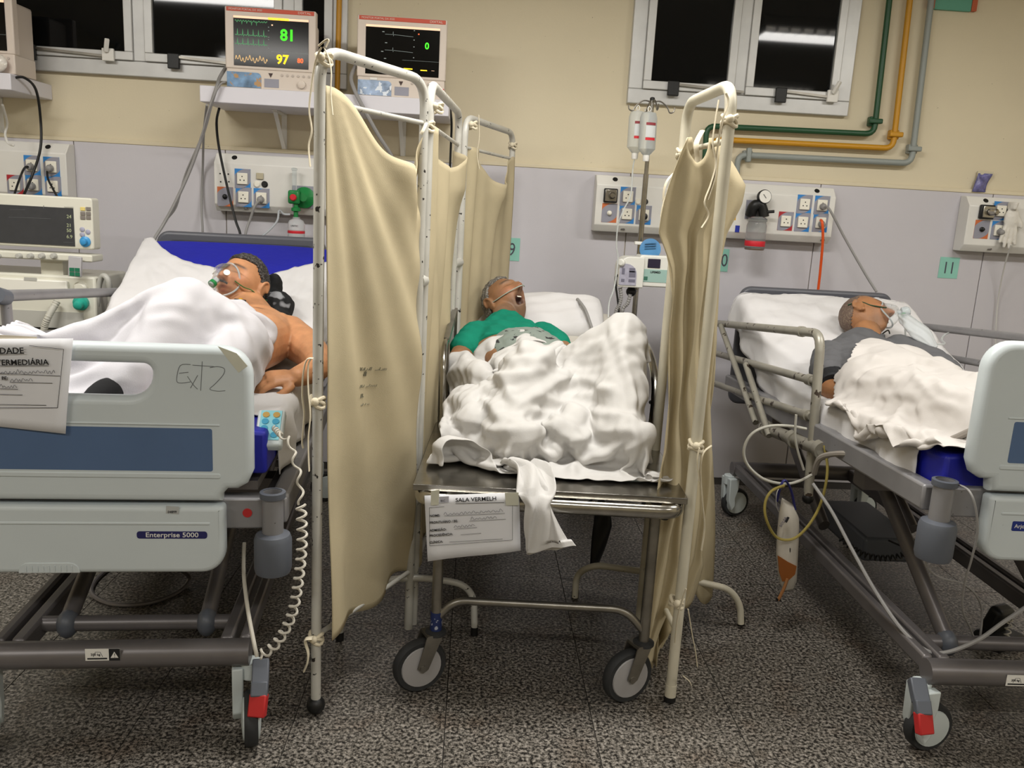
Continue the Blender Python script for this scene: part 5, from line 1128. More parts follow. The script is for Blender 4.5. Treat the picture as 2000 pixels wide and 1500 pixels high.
def tint(o, T, skin, brow, lips, stubble, extra=None, mouth=0):
    """Skin, lips, brows, beard shadow and mouth as the person's own colours."""
    me = o.data; n = len(me.vertices); co = np.empty(n * 3); me.vertices.foreach_get('co', co); co = co.reshape(-1, 3)
    Ti = np.array(T.inverted()); h = co @ Ti[:3, :3].T + Ti[:3, 3]; x, y, z = np.abs(h[:, 0]), h[:, 1], h[:, 2]
    C = np.tile(np.array(lin(skin)[:3]), (n, 1)); near = (np.linalg.norm(h, axis=1) < .19)
    def mixin(w, c): nonlocal C; w = np.clip(w, 0, 1)[:, None] * near[:, None]; C = C * (1 - w) + np.array(lin(c)[:3]) * w
    G = lambda a, s: np.exp(-(a / s) ** 2); front = np.clip((y - .03) / .03, 0, 1)
    mixin(.35 * G(x - .045, .025) * G(z + .015, .025) * front, 'B06A50')
    mixin(.55 * G(z + .03, .012) * G(x, .02) * front, 'A8684C')
    if stubble: mixin(stubble[1] * np.clip((-.045 - z) / .02, 0, 1) * np.clip((y + .02) / .04, 0, 1) * np.clip((z + .2) / .05, 0, 1) + stubble[1] * G(z + .043, .008) * G(x, .03) * front, stubble[0])
    mixin(.85 * G(x, .022) ** .7 * (G(z + .052, .006) + G(z + .066, .0065)) * front, lips)
    mixin(.9 * G(z - .034 + .1 * np.maximum(0, x - .03), .0052) * np.clip((x - .009) / .006, 0, 1) * np.clip((.055 - x) / .01, 0, 1) * front, brow)
    mixin(.75 * G(z - .0075 + 6 * (x - .031) ** 2, .0022) * G(x - .031, .016) ** .5 * front, '3A2418')  # closed eyelid crease: its shade painted into the tint
    mixin(.7 * G(x - .008, .0042) * G(z + .036, .0045) * front, '2E1812')  # nostrils: dark recess shade painted on, not modelled as openings
    if mouth: mixin(1.6 * np.exp(-(x / .0195) ** 4 - ((z + .066) / .0185) ** 4) * front, '2A0E0A')
    if extra is not None: C = extra(co, C)
    at = me.color_attributes.new('tint', 'FLOAT_COLOR', 'POINT'); at.data.foreach_set('color', np.concatenate([C, np.ones((n, 1))], 1).astype(np.float32).ravel())
def hair(name, T, m, mask, parent, off=.007, lump=.003, seed=0):
    n, mm = 72, 48; rr = np.random.RandomState(seed); V = []; keep = []; A = rr.rand(4) * 6
    for i in range(n):
        for j in range(mm):
            th = .02 + (PI - .04) * j / (mm - 1); ph = 2 * PI * i / n; p = head_point(th, ph, 0, off)
            w = mask(p); p = p + p.normalized() * (lump * math.sin(ph * 9 + A[0] + th * 4) * math.sin(th * 11 + A[1]) + lump * .6 * (rr.rand() - .5)) - p.normalized() * .012 * max(0, 1 - w * 3)
            V.append(p); keep.append(w > 0)
    F = []
    for i in range(n):
        for j in range(mm - 1):
            q = (i * mm + j, ((i + 1) % n) * mm + j, ((i + 1) % n) * mm + j + 1, i * mm + j + 1)
            if all(keep[k] for k in q): F.append(q)
    b = MB(); b.T = T; b.add(V, F); me = b.mesh(name); bm = bmesh.new(); bm.from_mesh(me); bmesh.ops.delete(bm, geom=[v for v in bm.verts if not v.link_faces], context='VERTS'); bm.to_mesh(me); bm.free()
    o = link_mesh(name, me, m, parent, smooth=180); s = o.modifiers.new('s', 'SOLIDIFY'); s.thickness = .012; s.offset = -1
    return o
def hair_mat(name, c1, c2):
    m = mat(name, c1, .65, bump=(160, .6), spots=(110, .53, c2)); return m
def wrinkle(o, amp, sc, seed=0, dirn=None, clip=None):
    """Push a cloth surface along its normals with crossing fold waves."""
    me = o.data; n = len(me.vertices); co = np.empty(n * 3); me.vertices.foreach_get('co', co); co = co.reshape(-1, 3); no = np.empty(n * 3); me.vertices.foreach_get('normal', no); no = no.reshape(-1, 3)
    rr = np.random.RandomState(seed); d = np.zeros(n)
    for k in range(7):
        v = rr.randn(3); v /= np.linalg.norm(v); 
        if dirn is not None: v = v * .5 + np.array(dirn); v /= np.linalg.norm(v)
        w = rr.randn(3) * .4; d += np.abs(np.sin(co @ v * sc * (.6 + rr.rand()) + 1.5 * np.sin(co @ w * sc * .5) + rr.rand() * 6)) - .6
    co += no * (d * amp / 3)[:, None]; me.vertices.foreach_set('co', co.ravel()); me.update()
def on(L, c): return [L.world(*p) if not isinstance(p, (int, float)) else p for p in c]

# ---------------------------------------------------------------- left patient: bare chested man with an oxygen mask
SK1, SK2, SK3 = skin_mat('skin_tan'), skin_mat('skin_aged'), skin_mat('skin_brown')
W = LBED.world
H1 = (.132, 1.345, 1.122); T1 = head_T(W(*H1), W(.27, .52, .81) - W(0, 0, 0), W(-.46, -.80, .36) - W(0, 0, 0)) @ Matrix.Scale(1.14, 4)
t1 = thing('person', 'bare chested man with short dark hair lying in the left bed with knees raised', 'person', W(.15, .9, .88))
b = MB()
S1 = [((.12, .66, .955), .17, .09), ((.14, .82, .965), .195, .12), ((.175, 1.0, .968), .205, .118), ((.185, 1.12, .978), .19, .10), ((.175, 1.21, 1.015), .105, .075), ((.155, 1.30, 1.06), .066, .066), ((.145, 1.36, 1.10), .06, .06)]
torso(b, [(W(*c), x, z) for c, x, z in S1], W(1, 0, 0) - W(0, 0, 0))
limb(b, [W(.345, 1.10, .965), W(.425, .97, .945), W(.49, .80, .925), W(.485, .68, .92), W(.44, .575, .915)], [.082, .070, .052, .045, .033])
b.ball(W(.30, 1.09, .975), .085, 16)
limb(b, [W(.0, 1.12, .98), W(-.08, .96, .95), W(-.10, .80, .93), W(-.02, .68, .99)], [.078, .062, .048, .035])
add_hand(b, W(.44, .575, .915), W(-.88, -.36, -.06) - W(0, 0, 0), W(-.05, -.42, .90) - W(0, 0, 0), 1.05, .62)
add_hand(b, W(-.02, .68, .99), W(.8, -.2, .1) - W(0, 0, 0), (0, -.3, 1), 1., .4)
LEG1 = [[(.07, .72, .955), (.125, .46, 1.155), (.02, .20, .955)], [(.21, .72, .955), (.275, .50, 1.05), (.24, .18, .94)]]
for q in LEG1:
    limb(b, [W(*p) for p in q], [.078, .054, .038]); f = q[2]; limb(b, [W(f[0], f[1] + .03, f[2] - .02), W(f[0] - .03, f[1] - .06, f[2] - .015), W(f[0] - .05, f[1] - .11, f[2] - .03)], [.04, .038, .028])
add_head(b, T1, 0, .09)
body1 = fuse(b, 'body', .0042, SK1, t1, 5)
def ex1(co, C):
    for c, s, col, w in ((LBED.world(.245, 1.05, 1.083), .022, '5A2E22', .8), (LBED.world(.15, 1.17, 1.07), .05, '6A4632', .35)):
        k = (w * np.exp(-(np.linalg.norm(co - np.array(c), axis=1) / s) ** 4))[:, None]; C = C * (1 - k) + np.array(lin(col)[:3]) * k
    return C
tint(body1, T1, 'C08A62', '33271F', '8A4A3C', ('5A4436', .30), ex1)
hm1 = hair_mat('hair_dark_grey', '2C2826', '5A5652')
hair('hair', T1, hm1, lambda p: min(1, max(0, (p.z - (.066 if p.y > .045 else .066 - (.045 - p.y) * 1.35)) / .02)), t1, .008, .002, 1)
mo = MB(); mo.T = T1
for i in range(26):
    u = i / 25 * 2 - 1; p0 = Vector((u * .026, .112 - .012 * u * u, -.0405 - .004 * u * u)); mo.tube([p0, p0 + Vector((u * .003, .004, -.008))], .0016, 5)
mo.build('moustache', hm1, t1)
sk = MB(); f = LEG1[0][2]; limb(sk, [W(f[0], f[1] + .07, f[2] + .03), W(f[0], f[1] + .02, f[2] - .01), W(f[0] - .03, f[1] - .06, f[2] - .01), W(f[0] - .05, f[1] - .11, f[2] - .025)], [.047, .046, .044, .034]); fuse(sk, 'sock', .008, mat('black_sock', '121214', .9), t1, 2)
# electrode leads on the chest
p = W(.155, 1.165, 1.088); e = thing('chest_electrode', 'dark electrode clip with yellow tip on the bare chest', 'electrode', p); MB().box(p, (.045, .012, .007), (.2, .1, .1)).build('clip', BLACK, e, bevel=.002); MB().box(p + Vector((.0, .008, .004)), (.012, .012, .006)).build('yellow_tip', myel, e)
# oxygen mask
mmask = mat('mask_plastic', 'F2F6F6', .06, trans=.95, ior=1.12, alpha=.32); mrim = mat('mask_rim', 'D6DEE0', .12, trans=.6, ior=1.2)
mstrap = mat('green_strap', '3E8A50', .5)
def mask_shell(T, parent, name='mask_shell'):
    b = MB(); b.T = T
    def f(u, v):
        a = 2 * PI * u; k = 1 - v; rx, rz = .044 * k ** .6 + .006, .058 * k ** .55 + .006; lift = (1 - k ** 1.6) * .046
        zc = -.028; x = math.cos(a) * rx; z = zc + math.sin(a) * rz * (1 if math.sin(a) < 0 else .95); y0 = .088 - (x / .06) ** 2 * .03 + (.012 if z > -.01 else 0); return (x, y0 + lift, z - .006 * v)
    b.grid(f, 30, 12, closeu=True); o = b.build(name, mmask, parent, smooth=180); o.modifiers.new('s', 'SOLIDIFY').thickness = .0018
    r = MB(); r.T = T; r.tube([f(i / 40, 0.0) for i in range(40)], .0035, 8, closed=True); r.build('mask_rim', mrim, o)
    return o
m1 = thing('oxygen_mask', 'clear oxygen mask with green strap on the left patient', 'mask', T1 @ Vector((0, .12, -.03)), group='oxygen masks')
ms = mask_shell(T1, m1)
b = MB(); b.T = T1; b.lathe([(.011, 0), (.011, .03), (.008, .034)], (0, .125, -.05), (0, .5, -1), 14); b.build('inlet', mrim, m1)
b = MB(); b.T = T1; b.lathe([(.014, 0), (.014, .012)], (0, .132, -.066), (0, .5, -1), 14); b.build('green_swivel', mgreenp, m1)
for s in (-1, 1):
    b = MB(); b.T = T1; b.lathe([(.011, 0), (.011, .003), (.004, .004)], (s * .026, .122, -.018), (s * .8, 1, .1), 16); b.build('vent_disc', WHITE, m1)
    b = MB(); b.T = T1; b.tube(spline([(s * .043, .09, -.03), (s * .064, .062, -.036), (s * .077, .03, -.030), (s * .085, -.01, -.036), (s * .082, -.05, -.02)], 6), .0035, 8, flat=(1, .4)); b.build('strap', mstrap, m1)
b = MB(); b.T = T1; b.prism([(-.012, .105, .024), (.012, .105, .024), (.006, .128, -.006), (-.006, .128, -.006)], (0, .0015, 0)); b.build('nose_clip', STEEL, m1)
# bundled black and grey jacket under his head
jb = MB(); J = lambda x, y, z, r, s=(1, 1, 1): jb.ball(W(x, y, z), r, 14, s)
J(.20, 1.45, 1.05, .085, (1.1, 1, .8)); J(.26, 1.40, 1.04, .075, (1, 1, .9)); J(.10, 1.47, 1.05, .08, (1.2, .9, .8)); J(.27, 1.33, 1.0, .055, (1, 1.1, .8)); J(.235, 1.47, 1.12, .05, (.8, .8, 1)); J(.30, 1.30, .965, .04, (1.2, 1, .7))
jk = fuse(jb, 'jacket', .007, mat('jacket_black', '141517', .85, spots=(6, .57, '8E9094'), bump=(80, .2)), None, 2); wrinkle(jk, .006, 55, 3); tag(jk, 'bundled black and grey jacket pillowing the left patient', 'jacket')

# ---------------------------------------------------------------- middle patient: grey haired, mouth open, green gown
W = STR.world; V0 = W(0, 0, 0)
H2 = (-.175, 1.49, 1.062); T2 = head_T(W(*H2), W(-.56, .66, .50) - V0, W(.52, -.42, .72) - V0) @ Matrix.Scale(1.08, 4)
t2 = thing('person', 'grey haired patient with open mouth and green gown lying on the stretcher', 'person', W(-.1, .9, .77))
b = MB()
S2 = [((.0, .66, .855), .15, .08), ((-.03, .82, .87), .155, .085), ((-.10, 1.0, .895), .16, .088), ((-.145, 1.15, .925), .165, .08), ((-.165, 1.26, .97), .085, .06), ((-.172, 1.34, 1.0), .052, .052), ((-.174, 1.43, 1.035), .05, .05)]
torso(b, [(W(*c), x, z) for c, x, z in S2], W(1, 0, 0) - V0)
limb(b, [W(-.295, 1.17, .93), W(-.34, 1.0, .885), W(-.345, .88, .865), W(-.27, .72, .88)], [.062, .047, .036, .026]); limb(b, [W(.0, 1.19, .95), W(.09, 1.0, .92), W(.1, .85, .9), W(.02, .72, .95)], [.058, .045, .036, .026])
add_hand(b, W(-.27, .72, .88), W(.4, -.9, 0) - V0, (0, 0, 1), .95, .4); add_hand(b, W(.02, .72, .95), W(-.8, -.5, 0) - V0, (0, 0, 1), .95, .4)
LEG2 = [[(.06, .70, .86), (.262, .58, 1.075), (.23, .26, .80)], [(-.08, .70, .86), (-.06, .50, .96), (-.14, .28, .79)]]
for q in LEG2:
    limb(b, [W(*p) for p in q], [.058, .04, .03]); f = q[2]; limb(b, [W(f[0], f[1] + .03, f[2] - .01), W(f[0] + .03, f[1] - .07, f[2] + .02), W(f[0] + .04, f[1] - .1, f[2] + .01)], [.034, .032, .024])
add_head(b, T2, 1.)
body2 = fuse(b, 'body', .0045, SK2, t2, 5)
tint(body2, T2, '8C6648', '4A4038', '7A4438', ('5E5248', .45), None, 1)
hm2 = hair_mat('hair_grey', '5E5A54', '8C8880'); hair('hair', T2, hm2, lambda p: min(1, max(0, (p.z - (.070 if p.y > .03 else .070 - (.03 - p.y) * 1.6)) / .02)), t2, .009, .003, 2)
b = MB(); b.T = T2
for i in range(4): b.ball((-.009 + .006 * i, .074, -.052), .0036, 8, (.9, .7, 1.2))
b.build('teeth', msock, t2)
b = MB(); b.T = T2; b.tube(spline([(-.012, .118, -.038), (0, .124, -.040), (.012, .118, -.038), (.035, .095, -.034), (.062, .06, -.028), (.079, .01, -.012), (.082, -.03, .01)], 6), .0022, 6); b.build('nasal_cannula', mat('cannula_clear', '9AA89C', .3), t2)
# gown
mgown = mat('gown_green', '1A7A62', .9, bump=(260, .1), var=(14, .10), spec=.1)
b = MB(); torso(b, [(W(*c), x, z) for c, x, z in (((-.125, 1.08, .912), .172, .092), ((-.142, 1.15, .928), .175, .092), ((-.158, 1.22, .955), .15, .082), ((-.166, 1.275, .985), .092, .068), ((-.170, 1.31, 1.0), .066, .062))], W(1, 0, 0) - V0, wr=lambda v, a: .05 * math.sin(a * 9 + v * 12) * (v < .98))
limb(b, [W(-.285, 1.18, .94), W(-.325, 1.06, .91)], [.075, .066]); limb(b, [W(.0, 1.19, .955), W(.055, 1.08, .94)], [.07, .064])
gw = fuse(b, 'gown', .006, mgown, t2, 2); wrinkle(gw, .007, 48, 5, (.3, .9, .2))
b = MB(); torso(b, [(W(*c), x, z) for c, x, z in (((-.02, .86, .885), .165, .095), ((-.06, .98, .905), .168, .098), ((-.085, 1.09, .922), .135, .098))], W(1, 0, 0) - V0)
g2o = fuse(b, 'grey_undershirt', .007, mat('undershirt_grey', '7E8880', .9, spots=(26, .6, '2E3030'), bump=(200, .1)), t2, 2); wrinkle(g2o, .006, 40, 6)

# ---------------------------------------------------------------- right patient: grey shirt, blood pressure cuff, mask with reservoir bag
W = RBED.world; V0 = W(0, 0, 0)
H3 = (.035, 1.63, 1.088); T3 = head_T(W(*H3), W(-.05, .86, .50) - V0, W(.86, -.12, .42) - V0) @ Matrix.Scale(1.05, 4)
t3 = thing('person', 'man in a grey shirt lying in the right bed with his face turned away', 'person', W(-.1, 1.0, .87))
b = MB()
S3 = [((-.14, .78, .915), .16, .085), ((-.13, .95, .915), .165, .09), ((-.11, 1.12, .91), .17, .095), ((-.085, 1.28, .935), .175, .088), ((-.055, 1.385, .975), .11, .068), ((-.015, 1.46, 1.005), .060, .058), ((.012, 1.54, 1.04), .056, .056)]
torso(b, [(W(*c), x, z) for c, x, z in S3], W(1, .12, 0) - V0)
limb(b, [W(-.245, 1.28, .94), W(-.32, 1.10, .885), W(-.345, .99, .868), W(-.30, .86, .875), W(-.26, .80, .89)], [.068, .052, .043, .038, .028]); limb(b, [W(.085, 1.36, .97), W(.16, 1.24, .945), W(.17, 1.1, .92), W(.08, .95, .95)], [.066, .052, .042, .028])
add_hand(b, W(-.26, .80, .89), W(.6, -.75, .05) - V0, (0, 0, 1), 1., .4); add_hand(b, W(.08, .95, .95), W(-.7, -.6, .05) - V0, (0, 0, 1), 1., .4)
LEG3 = [[(-.06, .76, .92), (-.03, .38, .985), (-.02, .06, .945)], [(-.22, .76, .92), (-.25, .40, .955), (-.24, .06, .945)]]
for q in LEG3: limb(b, [W(*p) for p in q], [.068, .05, .036])
add_head(b, T3)
body3 = fuse(b, 'body', .0045, SK3, t3, 5)
tint(body3, T3, '9C6E4A', '3A302A', '7A4A3C', ('54483E', .35))
hm3 = hair_mat('hair_cropped_grey', '66544A', '786858'); hair('hair', T3, hm3, lambda p: min(1, max(0, (p.z - (.078 if p.y > .02 else .078 - (.02 - p.y) * 1.55)) / .02)), t3, .0035, .001, 3)
mshirt = mat('shirt_grey', '5E5E60', .88, bump=(240, .1), var=(12, .1), spec=.15)
b = MB(); torso(b, [(W(*c), x, z) for c, x, z in (((-.14, .92, .915), .175, .10), ((-.115, 1.10, .91), .182, .108), ((-.088, 1.28, .938), .186, .10), ((-.058, 1.38, .975), .125, .082), ((-.03, 1.435, .995), .078, .072))], W(1, .12, 0) - V0, wr=lambda v, a: .03 * math.sin(a * 7 + v * 10))
limb(b, [W(-.24, 1.285, .945), W(-.315, 1.13, .90)], [.082, .076]); limb(b, [W(.085, 1.36, .975), W(.165, 1.23, .95), W(.175, 1.12, .925)], [.078, .066, .06])
sh = fuse(b, 'shirt', .006, mshirt, t3, 2); wrinkle(sh, .010, 36, 9, (.5, .6, .1))
def collar(s):
    b = MB(); b.T = None
    f = lambda u, v: W(-.03 + s * (.075 - .03 * u) * math.cos(.3), 1.43 - .085 * u * (1 if s < 0 else .8) + .03 * v, 1.045 - .025 * u + .012 * v + .008 * math.sin(u * 4))
    b.grid(lambda u, v: f(u, v) + Vector((s * .035 * (v - .5), 0, -.02 * v)), 8, 6); o = b.build('collar', mshirt, t3, smooth=180); o.modifiers.new('s', 'SOLIDIFY').thickness = .004
collar(-1); collar(1)
# cuff
cf = thing('blood_pressure_cuff', 'black blood pressure cuff with white print round the right patient arm', 'cuff', W(-.33, 1.06, .87))
a, c_ = W(-.305, 1.135, .895), W(-.343, 1.0, .872); ax = (c_ - a).normalized(); bb = MB().lathe([(.06, 0), (.066, .006), (.066, .13), (.060, .137)], a, ax, 24).build('wrap', mat('cuff_black', '101217', .7, bump=(90, .2)), cf)
Tc = face_T(a + ax * .03 + Vector((.018, -.012, .0)) * 0 + (Vector((0, -.62, .78)) - ax * ax.dot(Vector((0, -.62, .78)))).normalized() * .0675, (1, -.0, .0), -ax)
text('print', 'Cuff', .012, WHITE, cf, Tc); Tc2 = Tc.copy(); Tc2.translation = Tc.translation + ax * .075; text('print', 'ARTERY', .010, WHITE, cf, Tc2)
# mask and reservoir bag
m3 = thing('oxygen_mask', 'clear oxygen mask with round valve on the right patient', 'mask', T3 @ Vector((0, .12, -.03)), group='oxygen masks')
mask_shell(T3, m3)
b = MB(); b.T = T3; b.lathe([(.012, 0), (.014, .014), (.022, .02), (.022, .042), (.016, .05), (.006, .053)], (0, .128, -.04), (0, 1, -.15), 18); b.build('valve_drum', mrim, m3)
b = MB(); b.T = T3; b.lathe([(.013, 0), (.013, .008)], (0, .146, -.058), (0, .2, -1), 14); b.build('green_ring', mgreenp, m3)
for s in (-1, 1):
    b = MB(); b.T = T3; b.tube(spline([(s * .043, .09, -.03), (s * .062, .06, -.028), (s * .0715, .03, -.012), (s * .078, .0, .02), (s * .074, -.05, .03)], 6), .0035, 8, flat=(1, .4)); b.build('strap', mat('dark_green_strap', '2A4A34', .6), m3)
q0 = T3 @ Vector((0, .146, -.07)); 
def bagf(u, v):
    a = 2 * PI * u; e = max(0., math.sin(PI * min(1, .06 + v * .94)) ) ** .55; w_ = .055 * e + .006; h_ = .026 * e + .004
    c = q0.lerp(W(.165, 1.245, 1.02), v); d = (W(.165, 1.245, 1.02) - q0).normalized(); r = Vector((.9, .3, -.2)); r = (r - d * r.dot(d)).normalized(); n = r.cross(d)
    k = 1 + .10 * math.sin(a * 3 + v * 9) + .06 * math.sin(a * 7 - v * 14); return c + r * (math.cos(a) * w_ * k) + n * (math.sin(a) * h_ * k)
b = MB(); b.grid(bagf, 32, 26, closeu=True); bg = b.build('reservoir_bag', mat('bag_plastic', 'DDE2E4', .18, trans=.45, ior=1.15, alpha=.72), m3, smooth=180)
cord('clear tube curling from the right patient mask across the pillow sheet', [T3 @ Vector((0, .15, -.075)), W(.22, 1.56, 1.0), W(.30, 1.50, 1.0), W(.37, 1.52, 1.0), W(.40, 1.60, 1.01), W(.455, 1.66, 1.03), W(.52, 1.64, 1.06)], .0045, tube_m, 'oxygen_tube', 'tube')
cord('thin dark lead beside the right patient collar', [W(.05, 1.47, 1.035), W(.055, 1.43, 1.06), W(.05, 1.40, 1.05)], .003, mcab, 'lead', 'cable')
# ================================================================ bed linen
def drape(P, rest, caps, floor, pins=(), steps=90, iters=14, grav=.0009, bend=.25, fric=.75, thick=.006, clip=None):
    """Let a cloth grid fall on limbs (capsules) and surfaces: position based dynamics."""
    P = P.astype(float).copy(); O = P.copy(); nu, nv = P.shape[:2]; ru, rv = rest; rd = math.hypot(ru, rv)
    C = [((1, 0), ru, 1.), ((0, 1), rv, 1.), ((1, 1), rd, .55), ((1, -1), rd, .55), ((2, 0), 2 * ru, bend), ((0, 2), 2 * rv, bend)]
    pin = {k: np.array(v, float) for k, v in pins}
    cp = [(np.array(a, float), np.array(b, float), ra + thick, rb + thick) for a, b, ra, rb in caps]
    for st in range(steps):
        V = (P - O) * .955; O = P.copy(); P = P + V; P[..., 2] -= grav
        for it in range(iters):
            A = np.zeros_like(P)
            for (di, dj), r, k in C:
                if dj >= 0: a, b = P[:nu - di, :nv - dj], P[di:, dj:]; sa, sb = (slice(0, nu - di), slice(0, nv - dj)), (slice(di, nu), slice(dj, nv))
                else: a, b = P[:nu - di, -dj:], P[di:, :nv + dj]; sa, sb = (slice(0, nu - di), slice(-dj, nv)), (slice(di, nu), slice(0, nv + dj))
                d = b - a; L = np.sqrt((d * d).sum(-1, keepdims=True)) + 1e-9; s = (L - r) / L
                if k < .5: s = np.where(s < 0, s, 0)            # bending only resists folding
                c = d * (s * .5 * k); A[sa] += c; A[sb] -= c
            P += A * .42
            if it % 4 == 3 or it == iters - 1:
                hit = np.zeros(P.shape[:2], bool)
                for a, b, ra, rb in cp:
                    ab = b - a; t = np.clip(((P - a) @ ab) / (ab @ ab), 0, 1); q = a + t[..., None] * ab; d = P - q; L = np.sqrt((d * d).sum(-1)) + 1e-9; r = ra + (rb - ra) * t; m = L < r
                    if m.any(): P[m] = (q + d * (r / L)[..., None])[m]; hit |= m
                h = floor(P[..., 0], P[..., 1]) + thick; m = P[..., 2] < h; P[..., 2] = np.where(m, h, P[..., 2]); hit |= m
                if clip: P[..., 0] = np.clip(P[..., 0], clip[0], clip[1]); P[..., 1] = np.clip(P[..., 1], clip[2], clip[3])
                O[hit] = O[hit] + (P[hit] - O[hit]) * fric
                for k, v in pin.items(): P[k] = v; O[k] = v
    return P
def cloth_obj(name, P, m, parent, T, sub=1, thick=.003, keep=None):
    nu, nv = P.shape[:2]; vs = [tuple(T(*p)) for p in P.reshape(-1, 3)]
    fs = [(i * nv + j, (i + 1) * nv + j, (i + 1) * nv + j + 1, i * nv + j + 1) for i in range(nu - 1) for j in range(nv - 1) if keep is None or keep(i / (nu - 1), j / (nv - 1))]
    b = MB(); b.add(vs, fs); o = b.build(name, m, parent, smooth=180); s = o.modifiers.new('s', 'SOLIDIFY'); s.thickness = thick; s.offset = 0
    if sub: q = o.modifiers.new('q', 'SUBSURF'); q.levels = sub; q.render_levels = sub
    return o
def press_folds(o, polys, amp, wpx, noise=0., seed=0, crease=.55):
    """Raise long ridges (each with a crease beside it) along given lines of the cloth."""
    me = o.data; n = len(me.vertices); co = np.empty(n * 3); me.vertices.foreach_get('co', co); co = co.reshape(-1, 3); no = np.empty(n * 3); me.vertices.foreach_get('normal', no); no = no.reshape(-1, 3)
    if no[:, 2].mean() < 0: no = -no
    q = (co - np.array([0, 0, CAMH])) @ _M.T; px = np.stack([1000 + FPX * q[:, 0] / -q[:, 2], 750 - FPX * q[:, 1] / -q[:, 2]], 1); D = np.zeros(n)
    for k, pl_ in enumerate(polys):
        S = np.array([tuple(v[:2]) for v in spline([(a, b, 0) for a, b in pl_], 5)]); best = np.full(n, 1e9); sgn = np.ones(n); tt = np.zeros(n)
        for i in range(len(S) - 1):
            a, b = S[i], S[i + 1]; ab = b - a; t = np.clip(((px - a) @ ab) / (ab @ ab + 1e-9), 0, 1); d = px - (a + t[:, None] * ab); L = np.sqrt((d * d).sum(1)); m = L < best
            best = np.where(m, L, best); sgn = np.where(m, np.sign(ab[0] * d[:, 1] - ab[1] * d[:, 0]), sgn); tt = np.where(m, (i + t) / (len(S) - 1), tt)
        e = np.clip(tt / .18, 0, 1) * np.clip((1 - tt) / .18, 0, 1); e = .25 + .75 * e; x = best * sgn / wpx
        D += e * (np.exp(-np.abs(x) ** 1.15) - crease * np.exp(-((x - 1.6) / .7) ** 2))
    if noise:
        rr = np.random.RandomState(seed); P = co + .03 * np.sin(co[:, [1, 2, 0]] * 17 + 1)
        for k in range(8):
            v = rr.randn(3); v /= np.linalg.norm(v); f = 22 + 50 * rr.rand(); D += noise / amp * (1 - 2 * np.abs(np.sin(P @ v * f + 2 * np.sin(P @ rr.randn(3) * 9) + rr.rand() * 6))) / 2.2
    co += no * (np.clip(D, -.28, 1.6) * amp)[:, None]; me.vertices.foreach_set('co', co.ravel()); me.update()
def sheet_grid(x0, x1, y0, y1, nu, nv, z, amp, seed):
    rr = np.random.RandomState(seed); X, Y = np.meshgrid(np.linspace(x0, x1, nu), np.linspace(y0, y1, nv), indexing='ij')
    Z = np.zeros_like(X) + z
    for k in range(9):
        a = rr.rand() * 6.28; f = 8 + rr.rand() * 22; Z = Z + amp * np.sin((X * math.cos(a) + Y * math.sin(a)) * f + rr.rand() * 6) / 3
    Z = Z + amp * .3 * rr.randn(nu, nv); return np.stack([X, Y, Z], -1)
def prof(matt):
    P = mattress_profile(*matt); ys = np.array([p[1] for p in P]); zs = np.array([p[2] for p in P]); return lambda y: np.interp(y, ys, zs)
def bed_linen(name, label, L, matt, v0, v1f, dropL, dropR, seed, wr=.006):
    """Fitted bottom sheet: over the mattress, down both sides, its head edge pulled into a curve."""
    P = mattress_profile(*matt); S = [0]
    for a, b_ in zip(P, P[1:]): S.append(S[-1] + (Vector(b_) - Vector(a)).length)
    rr = np.random.RandomState(seed); A = rr.rand(12) * 6.28; tot = S[-1]; w = .43
    def f(u, v):
        half = w + dropL * 0; c = -(w + dropL) + u * (2 * w + dropL + dropR); s = v0 + (v1f(u) - v0) * v
        y = float(np.interp(s, S, [p[1] for p in P])); z = float(np.interp(s, S, [p[2] for p in P])); s2 = min(s + .01, tot); y2 = float(np.interp(s2, S, [p[1] for p in P])); z2 = float(np.interp(s2, S, [p[2] for p in P])); s1 = max(s2 - .02, 0)
        y1 = float(np.interp(s1, S, [p[1] for p in P])); z1 = float(np.interp(s1, S, [p[2] for p in P])); d = Vector((0, y2 - y1, z2 - z1)).normalized(); n = Vector((0, -d.z, d.y))
        k = wr * (math.sin(c * 17 + s * 9 + A[0]) * .5 + abs(math.sin(c * 8 - s * 14 + A[1])) + .6 * abs(math.sin(s * 23 + c * 6 + A[2])) + .5 * math.sin(c * 31 + 4 * math.sin(s * 7) + A[3]))
        if abs(c) <= w: p = Vector((c, y, z)) + n * (.007 - .012 * (c / w) ** 4 + k * .8)
        else:
            e = abs(c) - w; sg = 1 if c > 0 else -1; q = min(1, e / .03)
            p = Vector((sg * (w + .012 * q + .012 * math.sin(s * 21 + A[4]) * min(1, e / .1) + k * .8), y, z)) + n * (-.006 - e)
        return L.world(*p)
    b = MB(); b.grid(f, 80, 110); o = b.build(name, SHEET, None, smooth=180); s = o.modifiers.new('s', 'SOLIDIFY'); s.thickness = .003; s.offset = 0
    return tag(o, label, 'sheet', 'bed linen')
bs1 = bed_linen('bottom_sheet', 'white bottom sheet slipping off the blue mattress of the left bed', LBED, LM, .16, lambda u: 2.07 - .34 * max(0, math.sin(PI * min(1, max(0, (u - .1) / .86)))) ** .8 + .02 * math.sin(u * 19), .10, .17, 1)
bs2 = bed_linen('bottom_sheet', 'white bottom sheet covering the mattress of the right bed', RBED, RM, .12, lambda u: 2.10, .15, .12, 2, .007)
press_folds(bs1, [[(302, 490), (350, 515), (420, 545)], [(298, 500), (340, 540), (385, 585)], [(600, 500), (570, 530), (545, 565)], [(606, 525), (580, 570), (562, 605)], [(606, 565), (592, 595), (575, 622)], [(292, 520), (300, 550), (320, 580)], [(330, 492), (400, 520), (440, 560)]], .009, 8, .002, 7)
